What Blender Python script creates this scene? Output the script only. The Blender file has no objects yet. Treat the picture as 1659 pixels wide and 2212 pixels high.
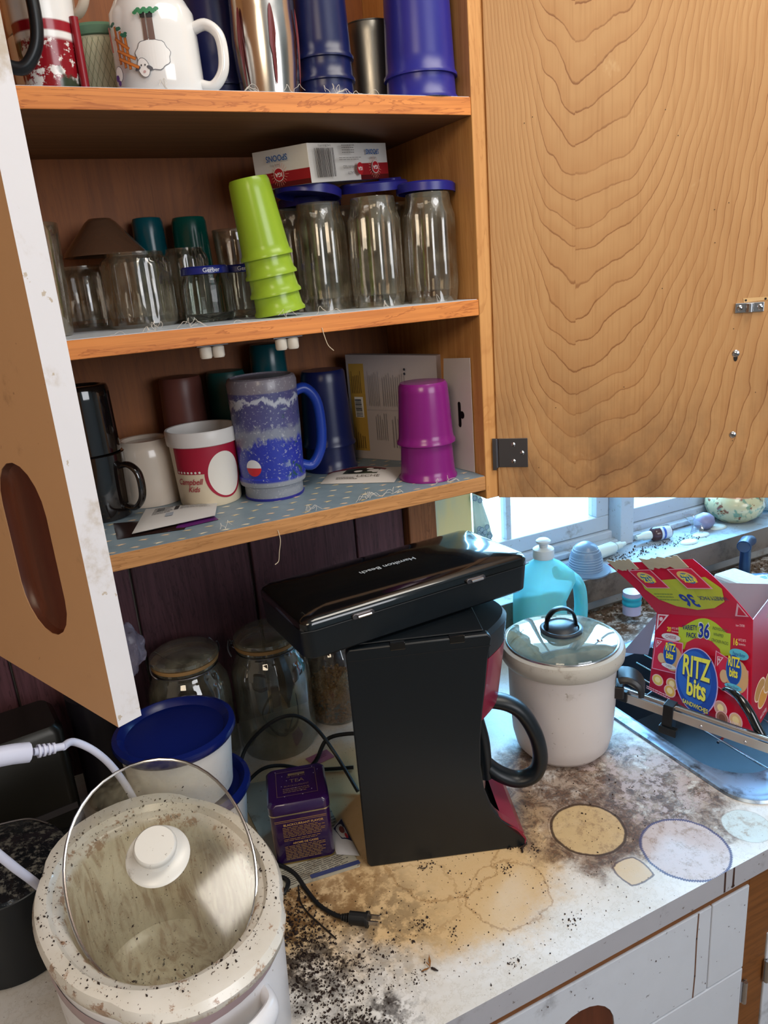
import bpy, bmesh, math, random
from mathutils import Vector, Matrix, Euler
random.seed(7)
PI = math.pi
scene = bpy.context.scene
COL = scene.collection
# ---------------------------------------------------------------- camera
cd = bpy.data.cameras.new('camera')
cam = bpy.data.objects.new('camera', cd); COL.objects.link(cam)
RM = [[0.8968842916191007, -0.19750223384145923, 0.3957163411847828],
      [-0.4353500440360129, -0.23665261553561884, 0.8685999546423744],
      [-0.07790313007474034, -0.9513087887714554, -0.2982326188637506]]
cam.matrix_world = Matrix([[RM[i][0], -RM[i][1], -RM[i][2], (0, -.8, 1.66)[i]] for i in range(3)] + [[0, 0, 0, 1]])
cd.sensor_fit = 'VERTICAL'; cd.sensor_height = 24; cd.lens = 24 * 1618.6 / 2212
cd.clip_start = .02
scene.camera = cam
# ---------------------------------------------------------------- world, lamps, exposure
def lin(h):
    if isinstance(h, str):
        h = h.lstrip('#'); h = [int(h[i:i + 2], 16) / 255 for i in (0, 2, 4)]
    return tuple(((x / 12.92) if x <= .04045 else ((x + .055) / 1.055) ** 2.4) for x in h[:3])
w = bpy.data.worlds.new('overcast_sky'); scene.world = w; w.use_nodes = True
bg = w.node_tree.nodes['Background']; bg.inputs[0].default_value = (.55, .88, 1, 1); bg.inputs[1].default_value = 3.2
def area(name, loc, target, sx, sy, power, col):
    l = bpy.data.lights.new(name, 'AREA'); l.shape = 'RECTANGLE'; l.size = sx; l.size_y = sy; l.energy = power; l.color = col
    o = bpy.data.objects.new(name, l); COL.objects.link(o); o.location = loc
    o.rotation_euler = (Vector(target) - Vector(loc)).to_track_quat('-Z', 'Y').to_euler()
    return o
area('daylight_at_sink_window', (1.75, .95, 1.75), (1.2, 0, 1.05), 1.9, .9, 170, (.24, .60, 1))
area('unseen_room_light', (1.0, -2.7, 2.1), (.3, 0, 1.3), 1.3, 1.1, 27, (.95, .96, 1))  # unseen area light added for the brightness from behind the camera
area('unseen_warm_light', (-.9, -1.7, 2.4), (0, 0, 1.3), .7, .7, 13, (1, .82, .6))  # warm area light added behind at the left, its source unseen
area('added_overhead_light', (.75, -.60, 2.56), (.7, -.5, 0), .9, .5, 12, (1, .93, .82))  # added overhead for the glass lid highlight and a brighter counter; source unseen
scene.view_settings.view_transform = 'Standard'; scene.view_settings.look = 'None'
scene.view_settings.gamma = 1; scene.view_settings.use_curve_mapping = False
scene.view_settings.exposure = .22
# ---------------------------------------------------------------- object helpers
def link(name, mesh, m=None, parent=None):
    o = bpy.data.objects.new(name, mesh); COL.objects.link(o)
    if m is not None:
        for k in (m if isinstance(m, (list, tuple)) else [m]): mesh.materials.append(k)
    if parent is not None: o.parent = parent
    return o
def tag(o, label=None, cat=None, group=None, kind=None):
    for k, v in (('label', label), ('category', cat), ('group', group), ('kind', kind)):
        if v: o[k] = v
    return o
def thing(name, label, cat, loc=(0, 0, 0), rz=0, group=None, rot=None):
    o = bpy.data.objects.new(name, None); COL.objects.link(o); o.empty_display_size = .05
    o.location = loc; o.rotation_euler = rot if rot else (0, 0, rz)
    return tag(o, label, cat, group)
def copy_tree(o, parent=None):
    c = o.copy(); COL.objects.link(c); c.parent = parent
    for ch in list(o.children): copy_tree(ch, c)
    return c
class MB:
    def __init__(s): s.b = bmesh.new()
    def box(s, x0, x1, y0, y1, z0, z1, M=None):
        g = bmesh.ops.create_cube(s.b, size=1)['verts']
        for v in g:
            v.co = Vector(((x0 + x1) / 2 + v.co.x * (x1 - x0), (y0 + y1) / 2 + v.co.y * (y1 - y0), (z0 + z1) / 2 + v.co.z * (z1 - z0)))
            if M: v.co = M @ v.co
        return s
    def loft(s, loops, ca=True, cb=True, closed=True):
        rows = [[s.b.verts.new(p) for p in L] for L in loops]; n = len(rows[0])
        for a, c in zip(rows, rows[1:]):
            for i in range(n if closed else n - 1):
                j = (i + 1) % n
                s.b.faces.new((a[i], a[j], c[j], c[i]))
        if ca: s.b.faces.new(rows[0][::-1])
        if cb: s.b.faces.new(rows[-1])
        return s
    def lathe(s, prof, n=48, mod=None, M=None, a0=0, a1=2 * PI):
        full = abs(a1 - a0 - 2 * PI) < 1e-6; cols = []
        for k in range(n if full else n + 1):
            a = a0 + (a1 - a0) * k / n; c = []
            for (r, z) in prof:
                if r < 1e-6 and k > 0 : c.append(cols[0][len(c)]); continue
                rr = mod(a, r, z) if mod else r
                p = Vector((rr * math.cos(a), rr * math.sin(a), z))
                c.append(s.b.verts.new(M @ p if M else p))
            cols.append(c)
        m = len(cols)
        for k in range(m if full else m - 1):
            A, B = cols[k], cols[(k + 1) % m]
            for i in range(len(prof) - 1):
                f = [A[i], B[i], B[i + 1], A[i + 1]]; u = []
                for v in f:
                    if v not in u: u.append(v)
                if len(u) > 2:
                    try: s.b.faces.new(u)
                    except ValueError: pass
        return s
    def tube(s, pts, r, n=8, closed=False, flat=None, smooth=True, caps=True):
        P = [Vector(p) for p in pts]
        if smooth and len(P) > 2: P = spline(P, closed)
        N = len(P); loops = []; up = None
        for i in range(N):
            t = (P[(i + 1) % N] - P[i - 1]) if closed else (P[min(i + 1, N - 1)] - P[max(i - 1, 0)])
            t.normalize()
            if up is None:
                up = t.orthogonal().normalized() if flat is None else (Vector(flat[2]) - t * t.dot(Vector(flat[2]))).normalized()
            up = (up - t * up.dot(t)).normalized(); sd = t.cross(up)
            rr = r(i / (N - 1)) if callable(r) else r
            ra, rb = (rr, rr) if flat is None else (rr * flat[0], rr * flat[1])
            loops.append([P[i] + up * (math.cos(2 * PI * k / n) * ra) + sd * (math.sin(2 * PI * k / n) * rb) for k in range(n)])
        if closed: loops.append(loops[0]); s.loft(loops, False, False); bmesh.ops.remove_doubles(s.b, verts=s.b.verts, dist=1e-7)
        else: s.loft(loops, caps, caps)
        return s
    def prism(s, poly, h0, h1, fn):
        a = [s.b.verts.new(fn(u, v, h0)) for u, v in poly]; c = [s.b.verts.new(fn(u, v, h1)) for u, v in poly]
        n = len(poly)
        for i in range(n): s.b.faces.new((a[i], a[(i + 1) % n], c[(i + 1) % n], c[i]))
        s.b.faces.new(a[::-1]); s.b.faces.new(c)
        return s
    def grid(s, fn, nu, nv):
        V = [[s.b.verts.new(fn(i / nu, j / nv)) for j in range(nv + 1)] for i in range(nu + 1)]
        for i in range(nu):
            for j in range(nv): s.b.faces.new((V[i][j], V[i + 1][j], V[i + 1][j + 1], V[i][j + 1]))
        return s
    def build(s, name, m=None, parent=None, smooth=40, bevel=0, seg=2, solid=0):
        bmesh.ops.recalc_face_normals(s.b, faces=s.b.faces)
        me = bpy.data.meshes.new(name); s.b.to_mesh(me); s.b.free()
        o = link(name, me, m, parent)
        if smooth:
            for p in me.polygons: p.use_smooth = True
            me.set_sharp_from_angle(angle=math.radians(smooth))
        if solid:
            d = o.modifiers.new('s', 'SOLIDIFY'); d.thickness = solid; d.offset = 0
        if bevel:
            d = o.modifiers.new('b', 'BEVEL'); d.width = bevel; d.segments = seg; d.limit_method = 'ANGLE'; d.harden_normals = False
        return o
def spline(P, closed=False, k=6):
    out = []; N = len(P)
    for i in range(N if closed else N - 1):
        g = (lambda j: P[j % N]) if closed else (lambda j: P[max(0, min(N - 1, j))])
        p0, p1, p2, p3 = g(i - 1), g(i), g(i + 1), g(i + 2)
        for q in range(k):
            t = q / k
            out.append(.5 * ((2 * p1) + (p2 - p0) * t + (2 * p0 - 5 * p1 + 4 * p2 - p3) * t * t + (3 * p1 - p0 - 3 * p2 + p3) * t ** 3))
    if not closed: out.append(P[-1])
    return out
def rrect(cx, cy, hx, hy, r, z, n=5):
    L = []
    for qx, qy, a in ((1, 1, 0), (-1, 1, 90), (-1, -1, 180), (1, -1, 270)):
        for k in range(n + 1):
            t = math.radians(a + 90 * k / n)
            L.append(Vector((cx + qx * (hx - r) + r * math.cos(t), cy + qy * (hy - r) + r * math.sin(t), z)))
    return L
def box(name, x0, x1, y0, y1, z0, z1, m, parent=None, bevel=0, M=None):
    return MB().box(x0, x1, y0, y1, z0, z1, M).build(name, m, parent, 30, bevel)
def boolean(o, cutters):
    for c in cutters:
        d = o.modifiers.new('cut', 'BOOLEAN'); d.object = c; d.solver = 'EXACT'
    bpy.context.view_layer.update()
    dg = bpy.context.evaluated_depsgraph_get()
    me = bpy.data.meshes.new_from_object(o.evaluated_get(dg)); o.modifiers.clear(); o.data = me
    for c in cutters: bpy.data.objects.remove(c)
# ---------------------------------------------------------------- materials
class T:   # tiny node builder
    def __init__(s, name):
        s.m = bpy.data.materials.new(name); s.m.use_nodes = True; s.t = s.m.node_tree; s.t.nodes.clear()
        s.out = s.t.nodes.new('ShaderNodeOutputMaterial'); s.p = s.t.nodes.new('ShaderNodeBsdfPrincipled')
        s.t.links.new(s.p.outputs[0], s.out.inputs[0]); s._c = None
    def put(s, sock, v):
        if v is None: return
        if hasattr(v, 'is_linked'): s.t.links.new(v, sock)
        elif isinstance(v, str): sock.default_value = (*lin(v), 1)
        elif isinstance(v, tuple) and sock.type == 'RGBA' and len(v) == 3: sock.default_value = (*v, 1)
        else: sock.default_value = v
    def co(s):
        if s._c is None: s._c = s.t.nodes.new('ShaderNodeTexCoord').outputs['Object']
        return s._c
    def map(s, sc=(1, 1, 1), loc=(0, 0, 0), rot=(0, 0, 0)):
        n = s.t.nodes.new('ShaderNodeMapping'); s.put(n.inputs[0], s.co()); n.inputs['Scale'].default_value = sc
        n.inputs['Location'].default_value = loc; n.inputs['Rotation'].default_value = rot
        return n.outputs[0]
    def noise(s, vec, scale=5, det=3, rough=.5, dist=0, color=False):
        n = s.t.nodes.new('ShaderNodeTexNoise'); s.put(n.inputs['Vector'], vec); n.inputs['Scale'].default_value = scale
        n.inputs['Detail'].default_value = det; n.inputs['Roughness'].default_value = rough; n.inputs['Distortion'].default_value = dist
        return n.outputs['Color' if color else 'Fac']
    def vor(s, vec, scale=5, feat='F1', out='Distance'):
        n = s.t.nodes.new('ShaderNodeTexVoronoi'); n.feature = feat; s.put(n.inputs['Vector'], vec); n.inputs['Scale'].default_value = scale
        return n.outputs[out]
    def m_(s, op, a, b=0., c=None):
        n = s.t.nodes.new('ShaderNodeMath'); n.operation = op; s.put(n.inputs[0], a); s.put(n.inputs[1], b)
        if c is not None: s.put(n.inputs[2], c)
        return n.outputs[0]
    def ss(s, v, a, b):   # smoothstep a..b -> 0..1
        n = s.t.nodes.new('ShaderNodeMapRange'); n.interpolation_type = 'SMOOTHSTEP'
        inv = a > b
        s.put(n.inputs[0], v); n.inputs[1].default_value = min(a, b); n.inputs[2].default_value = max(a, b)
        n.inputs[3].default_value = 1 if inv else 0; n.inputs[4].default_value = 0 if inv else 1
        return n.outputs[0]
    def mix(s, f, a, b, mode='MIX'):
        n = s.t.nodes.new('ShaderNodeMix'); n.data_type = 'RGBA'; n.blend_type = mode
        s.put(n.inputs[0], f); s.put(n.inputs[6], a); s.put(n.inputs[7], b)
        return n.outputs[2]
    def xyz(s, v=None):
        n = s.t.nodes.new('ShaderNodeSeparateXYZ'); s.put(n.inputs[0], v if v is not None else s.co()); return n.outputs
    def vec(s, x, y, z=0.):
        n = s.t.nodes.new('ShaderNodeCombineXYZ'); s.put(n.inputs[0], x); s.put(n.inputs[1], y); s.put(n.inputs[2], z); return n.outputs[0]
    def bump(s, h, strength=.3, dist=.001):
        n = s.t.nodes.new('ShaderNodeBump'); n.inputs['Strength'].default_value = strength; n.inputs['Distance'].default_value = dist
        s.put(n.inputs['Height'], h); s.t.links.new(n.outputs[0], s.p.inputs['Normal'])
    def set(s, **k):
        nm = dict(base='Base Color', rough='Roughness', metal='Metallic', spec='Specular IOR Level', trans='Transmission Weight', ior='IOR',
                  coat='Coat Weight', alpha='Alpha', sss='Subsurface Weight', emit='Emission Color', es='Emission Strength')
        for a, v in k.items(): s.put(s.p.inputs[nm[a]], v)
        return s
    def dist2(s, X, Y, cx, cy, kx=1., ky=1.):
        a = s.m_('MULTIPLY', s.m_('SUBTRACT', X, cx), kx); b = s.m_('MULTIPLY', s.m_('SUBTRACT', Y, cy), ky)
        return s.m_('SQRT', s.m_('ADD', s.m_('MULTIPLY', a, a), s.m_('MULTIPLY', b, b)))
def plain(name, c, rough=.5, metal=0, spec=.5, var=.12, scale=30, bump=0, dirt=None, dirtamt=.5, coat=0, trans=0, ior=1.45, sss=0, dscale=14):
    t = T(name); n = t.noise(t.co(), scale, 4, .6)
    c2 = tuple(x * (1 - var) for x in lin(c)); col = t.mix(n, c, c2)
    if dirt:
        d = t.ss(t.noise(t.co(), dscale, 6, .7), .62 - .2 * dirtamt, .78 - .15 * dirtamt)
        sp = t.ss(t.noise(t.co(), dscale * 9, 3, .6), .70 - .06 * dirtamt, .74 - .06 * dirtamt)
        col = t.mix(t.m_('MULTIPLY', t.m_('MAXIMUM', d, sp), .75), col, dirt)
    t.set(base=col, rough=rough, metal=float(metal), spec=spec, coat=float(coat), trans=float(trans), ior=ior)
    if sss: t.set(sss=sss); t.p.inputs['Subsurface Scale'].default_value = .01
    if bump: t.bump(t.noise(t.co(), scale * 4, 4, .6), bump, .0006)
    return t.m
def wood(name, c1, c2, axis=0, sc=1., rough=.5, lines=.5):
    t = T(name); s3 = [9 * sc, 9 * sc, 9 * sc]; s3[axis] = .9 * sc; v = t.map(tuple(s3))
    n1 = t.noise(v, 2.2, 5, .6, 1.2); s4 = [60 * sc] * 3; s4[axis] = 2 * sc
    n2 = t.noise(t.map(tuple(s4)), 2, 4, .6, .4)
    wv = t.m_('FRACT', t.m_('MULTIPLY', n1, 9.)); l = t.m_('MULTIPLY', t.ss(wv, .75, 1.), lines)
    col = t.mix(t.ss(n2, .35, .7), c1, tuple(a * .55 + b * .45 for a, b in zip(lin(c1), lin(c2))))
    col = t.mix(l, col, c2)
    t.set(base=col, rough=rough, spec=.35); t.bump(n2, .25, .0004)
    return t.m
def thin_glass(name, tint=(.93, .95, .93), base=.06, dirt=0., rough=.02):
    t = T(name); nd = t.t.nodes; tr = nd.new('ShaderNodeBsdfTransparent'); tr.inputs[0].default_value = (*tint, 1)
    gl = nd.new('ShaderNodeBsdfGlossy'); gl.inputs['Roughness'].default_value = rough
    lw = nd.new('ShaderNodeLayerWeight'); lw.inputs[0].default_value = .35
    f = t.m_('ADD', t.m_('MULTIPLY', lw.outputs['Facing'], .55), base)
    mx = nd.new('ShaderNodeMixShader'); t.put(mx.inputs[0], f); t.t.links.new(tr.outputs[0], mx.inputs[1]); t.t.links.new(gl.outputs[0], mx.inputs[2])
    last = mx.outputs[0]
    if dirt:
        df = nd.new('ShaderNodeBsdfDiffuse'); df.inputs[0].default_value = (*lin('#b9b29a'), 1)
        k = t.m_('MULTIPLY', t.ss(t.noise(t.co(), 18, 6, .7), .3, .9), dirt)
        m2 = nd.new('ShaderNodeMixShader'); t.put(m2.inputs[0], k); t.t.links.new(last, m2.inputs[1]); t.t.links.new(df.outputs[0], m2.inputs[2]); last = m2.outputs[0]
    t.t.links.new(last, t.out.inputs[0]); t.t.nodes.remove(t.p)
    return t.m
INK = {}
def ink(c, rough=.45):
    if (c, rough) not in INK:
        t = T('ink_' + c.strip('#')); t.set(base=c, rough=rough); INK[(c, rough)] = t.m
    return INK[(c, rough)]
# ---------------------------------------------------------------- flat print laid on a surface
FONT = {}
def glyphs(s, bold, shear):
    k = (s, bold, shear)
    if k not in FONT:
        cu = bpy.data.curves.new('t', 'FONT'); cu.body = s; cu.size = 1; cu.align_x = 'CENTER'; cu.align_y = 'CENTER'; cu.offset = bold; cu.shear = shear
        cu.resolution_u = 3
        ob = bpy.data.objects.new('t', cu); me = bpy.data.meshes.new_from_object(ob)
        FONT[k] = ([v.co.to_2d() for v in me.vertices], [tuple(p.vertices) for p in me.polygons])
        bpy.data.objects.remove(ob); bpy.data.curves.remove(cu); bpy.data.meshes.remove(me)
    return FONT[k]
class Print:
    def __init__(s, fn, step=None, eps=.00012): s.fn = fn; s.step = step; s.eps = eps; s.it = []; s.n = 1
    def poly(s, pts, c):
        s.it.append(([Vector(p) for p in pts], [tuple(range(len(pts)))], c, s.n)); s.n += 1; return s
    def rect(s, u0, u1, v0, v1, c): return s.poly([(u0, v0), (u1, v0), (u1, v1), (u0, v1)], c)
    def oval(s, u, v, a, b, c, n=28, rot=0, wob=0, t0=0, t1=2 * PI):
        full = t1 - t0 > 6.28; P = []
        for k in range(n + (0 if full else 1)):
            t = t0 + (t1 - t0) * k / n; q = 1 + wob * math.sin(t * 9)
            x, y = a * q * math.cos(t), b * q * math.sin(t); P.append((u + x * math.cos(rot) - y * math.sin(rot), v + x * math.sin(rot) + y * math.cos(rot)))
        return s.poly(P, c)
    def line(s, pts, wd, c):
        for (a, b) in zip(pts, pts[1:]):
            a, b = Vector(a), Vector(b); d = (b - a).normalized() * wd / 2; n = Vector((-d.y, d.x))
            s.it.append(([a + n - d, a - n - d, b - n + d, b + n + d], [(0, 1, 2, 3)], c, s.n))
        s.n += 1; return s
    def text(s, st, u, v, size, c, rot=0, sx=1, bold=0, shear=0, bend=0):
        V, F = glyphs(st, bold, shear); o = []
        for p in V:
            x, y = p.x * size * sx, p.y * size
            y += bend * x * x
            o.append(Vector((u + x * math.cos(rot) - y * math.sin(rot), v + x * math.sin(rot) + y * math.cos(rot))))
        s.it.append((o, F, c, s.n)); s.n += 1; return s
    def lines(s, u0, u1, v0, v1, n, c, fill=.45, ragged=.2, vertical=False):   # body copy too small to read
        for k in range(n):
            if vertical:
                a = u0 + (u1 - u0) * (k + .5) / n; h = abs(u1 - u0) / n * fill / 2; e = v1 - (v1 - v0) * random.random() * ragged
                s.it.append(([Vector(p) for p in ((a - h, v0), (a + h, v0), (a + h, e), (a - h, e))], [(0, 1, 2, 3)], c, s.n))
            else:
                a = v0 + (v1 - v0) * (k + .5) / n; h = abs(v1 - v0) / n * fill / 2; e = u1 - (u1 - u0) * random.random() * ragged
                x = u0
                while x < e:
                    x2 = min(e, x + abs(u1 - u0) * random.uniform(.06, .16))
                    s.it.append(([Vector(p) for p in ((x, a - h), (x2, a - h), (x2, a + h), (x, a + h))], [(0, 1, 2, 3)], c, s.n)); x = x2 + abs(u1 - u0) * .02
        s.n += 1; return s
    def build(s, name, parent, rough=.45):
        b = bmesh.new(); cols = []; kind = 'stuff' if name in ('newsprint', 'screw_holes') else None
        for (P, F, c, l) in s.it:
            if c not in cols: cols.append(c)
            V = [b.verts.new((p[0], p[1], l * s.eps)) for p in P]
            for f in F:
                try: fc = b.faces.new([V[i] for i in f]); fc.material_index = cols.index(c)
                except ValueError: pass
        if s.step:
            us = [v.co.x for v in b.verts]; x = min(us) + s.step
            while x < max(us):
                bmesh.ops.bisect_plane(b, geom=b.verts[:] + b.edges[:] + b.faces[:], plane_co=(x, 0, 0), plane_no=(1, 0, 0)); x += s.step
        for f in b.faces:
            if f.normal.z < 0: f.normal_flip()
        for v in b.verts: v.co = Vector(s.fn(v.co.x, v.co.y, v.co.z))
        me = bpy.data.meshes.new(name); b.to_mesh(me); b.free()
        return tag(link(name, me, [ink(c, rough) for c in cols], parent), kind=kind)
def plane_fn(o, U, V, N=None):
    o, U, V = Vector(o), Vector(U), Vector(V); N = Vector(N) if N else U.cross(V).normalized()
    return lambda u, v, h=0: o + U * u + V * v + N * h
def cyl_fn(a0, rfn, flip=1):
    return lambda u, v, h=0: Vector(((rfn(v) + h) * math.cos(a0 + flip * u / rfn(v)), (rfn(v) + h) * math.sin(a0 + flip * u / rfn(v)), v))
# ---------------------------------------------------------------- palette
def veneer():      # inside face of the right door: bookmatched plain-sawn figure about a seam
    t = T('door_veneer'); X, Y, Z = t.xyz()[0:3]
    du = t.m_('SUBTRACT', X, .0985)
    wl = t.m_('DIVIDE', t.m_('ABSOLUTE', du), .092); wr = t.m_('DIVIDE', t.m_('ABSOLUTE', du), .17)
    side = t.m_('GREATER_THAN', du, 0.); w_ = t.m_('ADD', t.m_('MULTIPLY', wr, side), t.m_('MULTIPLY', wl, t.m_('SUBTRACT', 1., side)))
    lo = t.noise(t.map((7, 7, 7)), 1., 3, .55); mi = t.noise(t.vec(t.m_('MULTIPLY', X, 22.), side, t.m_('MULTIPLY', Z, 8.)), 1., 3, .55)
    hi = t.noise(t.map((260, 260, 60)), 1., 3, .6)
    k = t.m_('SUBTRACT', 1., t.m_('MULTIPLY', t.ss(w_, .3, 1.3), .66))
    wc = t.m_('MINIMUM', w_, 1.); g = t.m_('MULTIPLY', t.m_('ADD', t.m_('MULTIPLY', wc, wc), t.m_('MULTIPLY', t.m_('MAXIMUM', t.m_('SUBTRACT', w_, 1.), 0.), 2.)), .135)
    g = t.m_('SUBTRACT', g, t.m_('MULTIPLY', t.ss(w_, .28, .0), .016))
    ph = t.m_('SUBTRACT', t.m_('MULTIPLY', t.m_('SUBTRACT', Z, 1.36), k), g)
    ph = t.m_('ADD', ph, t.m_('MULTIPLY', lo, .09)); ph = t.m_('ADD', ph, t.m_('MULTIPLY', mi, .020)); ph = t.m_('ADD', ph, t.m_('MULTIPLY', hi, .0026))
    fr = t.m_('FRACT', t.m_('DIVIDE', ph, .031))
    line = t.m_('MULTIPLY', t.ss(fr, .0, .02), t.ss(fr, .10, .03)); tail = t.ss(fr, .75, .05)
    fib = t.noise(t.map((380, 380, 9)), 1., 3, .6); cloud = t.noise(t.map((9, 9, 4)), 1., 4, .6)
    col = t.mix(cloud, '#d2a571', '#b38455'); col = t.mix(t.m_('MULTIPLY', tail, .28), col, '#a86c38')
    col = t.mix(t.m_('MULTIPLY', t.ss(fib, .45, .75), .3), col, '#96602f')
    col = t.mix(t.m_('MULTIPLY', line, t.m_('MULTIPLY', t.ss(t.noise(t.map((6, 6, 11)), 1., 3, .6), .25, .62), .75)), col, '#7a4520')
    blot = t.m_('MULTIPLY', t.ss(t.noise(t.map((16, 16, 10)), 1., 5, .7), .62, .72), .35)
    col = t.mix(blot, col, '#e6c79a')
    dirt = t.m_('MULTIPLY', t.ss(Z, 1.60, 1.37), t.ss(t.noise(t.map((14, 14, 8)), 1., 5, .65), .3, .8)); col = t.mix(t.m_('MULTIPLY', dirt, .85), col, '#634835')  # brown dirt and dimmer light toward the door bottom, both put into the colour
    t.set(base=col, rough=.42, spec=.4); t.bump(fib, .15, .0003)
    return t.m
M = dict(
    birch=wood('birch_ply', '#d29a5c', '#a5672f', 2, 1., .5, .35), shelfw=wood('fir_shelf_edge', '#dd8c45', '#9a4d1d', 0, 1.6, .5, .6),
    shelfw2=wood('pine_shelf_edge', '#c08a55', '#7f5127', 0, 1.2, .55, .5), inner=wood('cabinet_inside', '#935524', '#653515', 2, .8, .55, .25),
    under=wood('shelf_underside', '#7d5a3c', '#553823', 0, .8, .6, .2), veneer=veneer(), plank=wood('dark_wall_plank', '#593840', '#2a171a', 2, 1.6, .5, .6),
    post=wood('window_post_wood', '#8a5836', '#5a3218', 2, 1.5, .5, .6), frame=wood('face_frame_wood', '#7a4a22', '#4b2a10', 0, 1., .45, .4),
    paint=plain('white_door_paint', '#d9d6da', .45, dirt='#a89478', dirtamt=.35, var=.05), warmp=plain('warm_lit_door_face', '#c99a70', .42, dirt='#8f6a48', dirtamt=.1, var=.06),  # tan face: warm lamp light mixed into the colour of white paint
    pull=wood('brown_finger_pull', '#5c2d1b', '#3a180d', 2, .6, .35, .2), drawer=plain('white_drawer_paint', '#c6cbd6', .4, dirt='#6b6a70', dirtamt=.25, var=.08, dscale=8),
    wall=plain('wall_paint', '#b9b0a4', .8, var=.05), ceil=plain('ceiling_paint', '#d8d5cf', .9, var=.03), floor=plain('floor_lino', '#8a7a68', .6, var=.1),
    sashp=plain('window_frame_paint', '#b4c1cf', .5, dirt='#70685f', dirtamt=.35, var=.08), sill=plain('sill_paint', '#a4b6c6', .5, dirt='#5e4a38', dirtamt=.75, var=.15, scale=12),
    silledge=plain('sill_edge', '#6e5e52', .6, dirt='#3c2f26', dirtamt=.8, scale=12), splash=plain('splash_board', '#a3a09c', .5, dirt='#6b5a48', dirtamt=.4, var=.1),
    chrome=plain('worn_chrome', '#c8c8cc', .22, 1, var=.05), steel=plain('brushed_steel', '#b9b6b0', .32, 1, var=.1), zinc=plain('hinge_metal', '#6d6a6e', .4, 1, var=.1),
    black=plain('black_plastic', '#0a1117', .38, var=.2), blackg=plain('black_gloss', '#080a0d', .12, var=.1, coat=.6), rubber=plain('black_rubber', '#101114', .5, var=.2),
    glass=None)
M['glass'] = (lambda t: (t.set(base='#eef2ee', rough=.03, trans=1., ior=1.28), t.m)[1])(T('clear_glass'))
M['tglass'] = thin_glass('drinking_glass_clear', (.88, .85, .80), .07, .22, .05)
M['dustglass'] = thin_glass('dusty_jar_glass', (.72, .73, .70), .10, .28)
# ---------------------------------------------------------------- room
def struct(o): o['kind'] = 'structure'; return o
struct(box('floor', -1.8, 3.2, -3.1, .6, -.05, 0, M['floor'])); struct(box('ceiling', -1.8, 3.2, -3.1, .6, 2.6, 2.65, M['ceil']))
struct(box('wall_left', -1.85, -1.8, -3.1, .6, 0, 2.6, M['wall'])); struct(box('wall_right', 3.2, 3.25, -3.1, .6, 0, 2.6, M['wall']))
struct(box('wall_rear', -1.8, 3.2, -3.15, -3.1, 0, 2.6, M['wall']))
WY = .355
wb = MB(); wb.box(-1.8, .700, WY + .012, .49, 0, 2.6).box(.700, 2.5, WY + .012, .49, 0, 1.015).box(.700, 2.5, WY, .49, 1.95, 2.6).box(2.5, 3.2, WY, .49, 0, 2.6)
wall = struct(wb.build('wall_back', M['wall'], None, 0))
x = -1.05
k = 0
while x < .54:
    x1 = min(x + .1895, .562); box('plank', x + .002, x1 - .002, WY - .004 - .003 * (k % 2), WY + .012, .5, 2.4, M['plank'], wall, .002); x = x1; k += 1
struct(box('trim_1', .563, .619, WY - .022, WY + .012, .95, 2.4, M['post'], None, .002))
tp = T('pale_casing'); n = tp.noise(tp.map((14, 14, 3)), 1., 4); tp.set(base=tp.mix(tp.ss(n, .35, .65), '#9fc3cb', '#d9cf9a'), rough=.6)
struct(box('trim_2', .620, .700, WY - .012, WY + .012, 1.05, 2.0, tp.m, None, .002))
struct(box('trim_3', .700, 2.5, WY - .006, WY + .012, .95, 1.015, M['splash']))
# window sill, frame and panes
wn = struct(MB().box(.64, 2.5, WY - .035, .50, 1.016, 1.036).build('window_sill', M['sill'], None, 0, .003))
wn.name = 'trim_4'
struct(box('trim_5', .64, 2.5, WY - .037, WY - .0355, .985, 1.037, M['silledge'], None, .0006)); 
WF = .455
wf = struct(MB().box(.700, 2.5, WF, WF + .05, 1.037, 1.066).box(.700, 2.5, WF, WF + .05, 1.92, 1.95).box(.700, .735, WF, WF + .05, 1.066, 1.92)
            .box(1.140, 1.178, WF - .03, WF + .05, 1.037, 1.95).box(2.44, 2.5, WF, WF + .05, 1.066, 1.92).box(.7, 2.5, WF - .02, WF, 1.037, 1.050).build('window_1', M['sashp'], None, 0, .003))
for (a, b) in ((.736, 1.139), (1.179, 1.80), (1.81, 2.43)):
    MB().box(a, b, WF + .01, WF + .04, 1.067, 1.102).box(a, b, WF + .01, WF + .04, 1.88, 1.92).box(a, a + .035, WF + .01, WF + .04, 1.102, 1.88).box(b - .035, b, WF + .01, WF + .04, 1.102, 1.88).build('sash', M['sashp'], wf, 0, .002)
    box('pane', a + .035, b - .035, WF + .024, WF + .027, 1.102, 1.88, thin_glass('window_glass', (.97, .99, 1), .02), wf)
    box('muntin', (a + b) / 2 - .075, (a + b) / 2 - .063, WF + .015, WF + .035, 1.102, 1.88, M['sashp'], wf)
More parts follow.
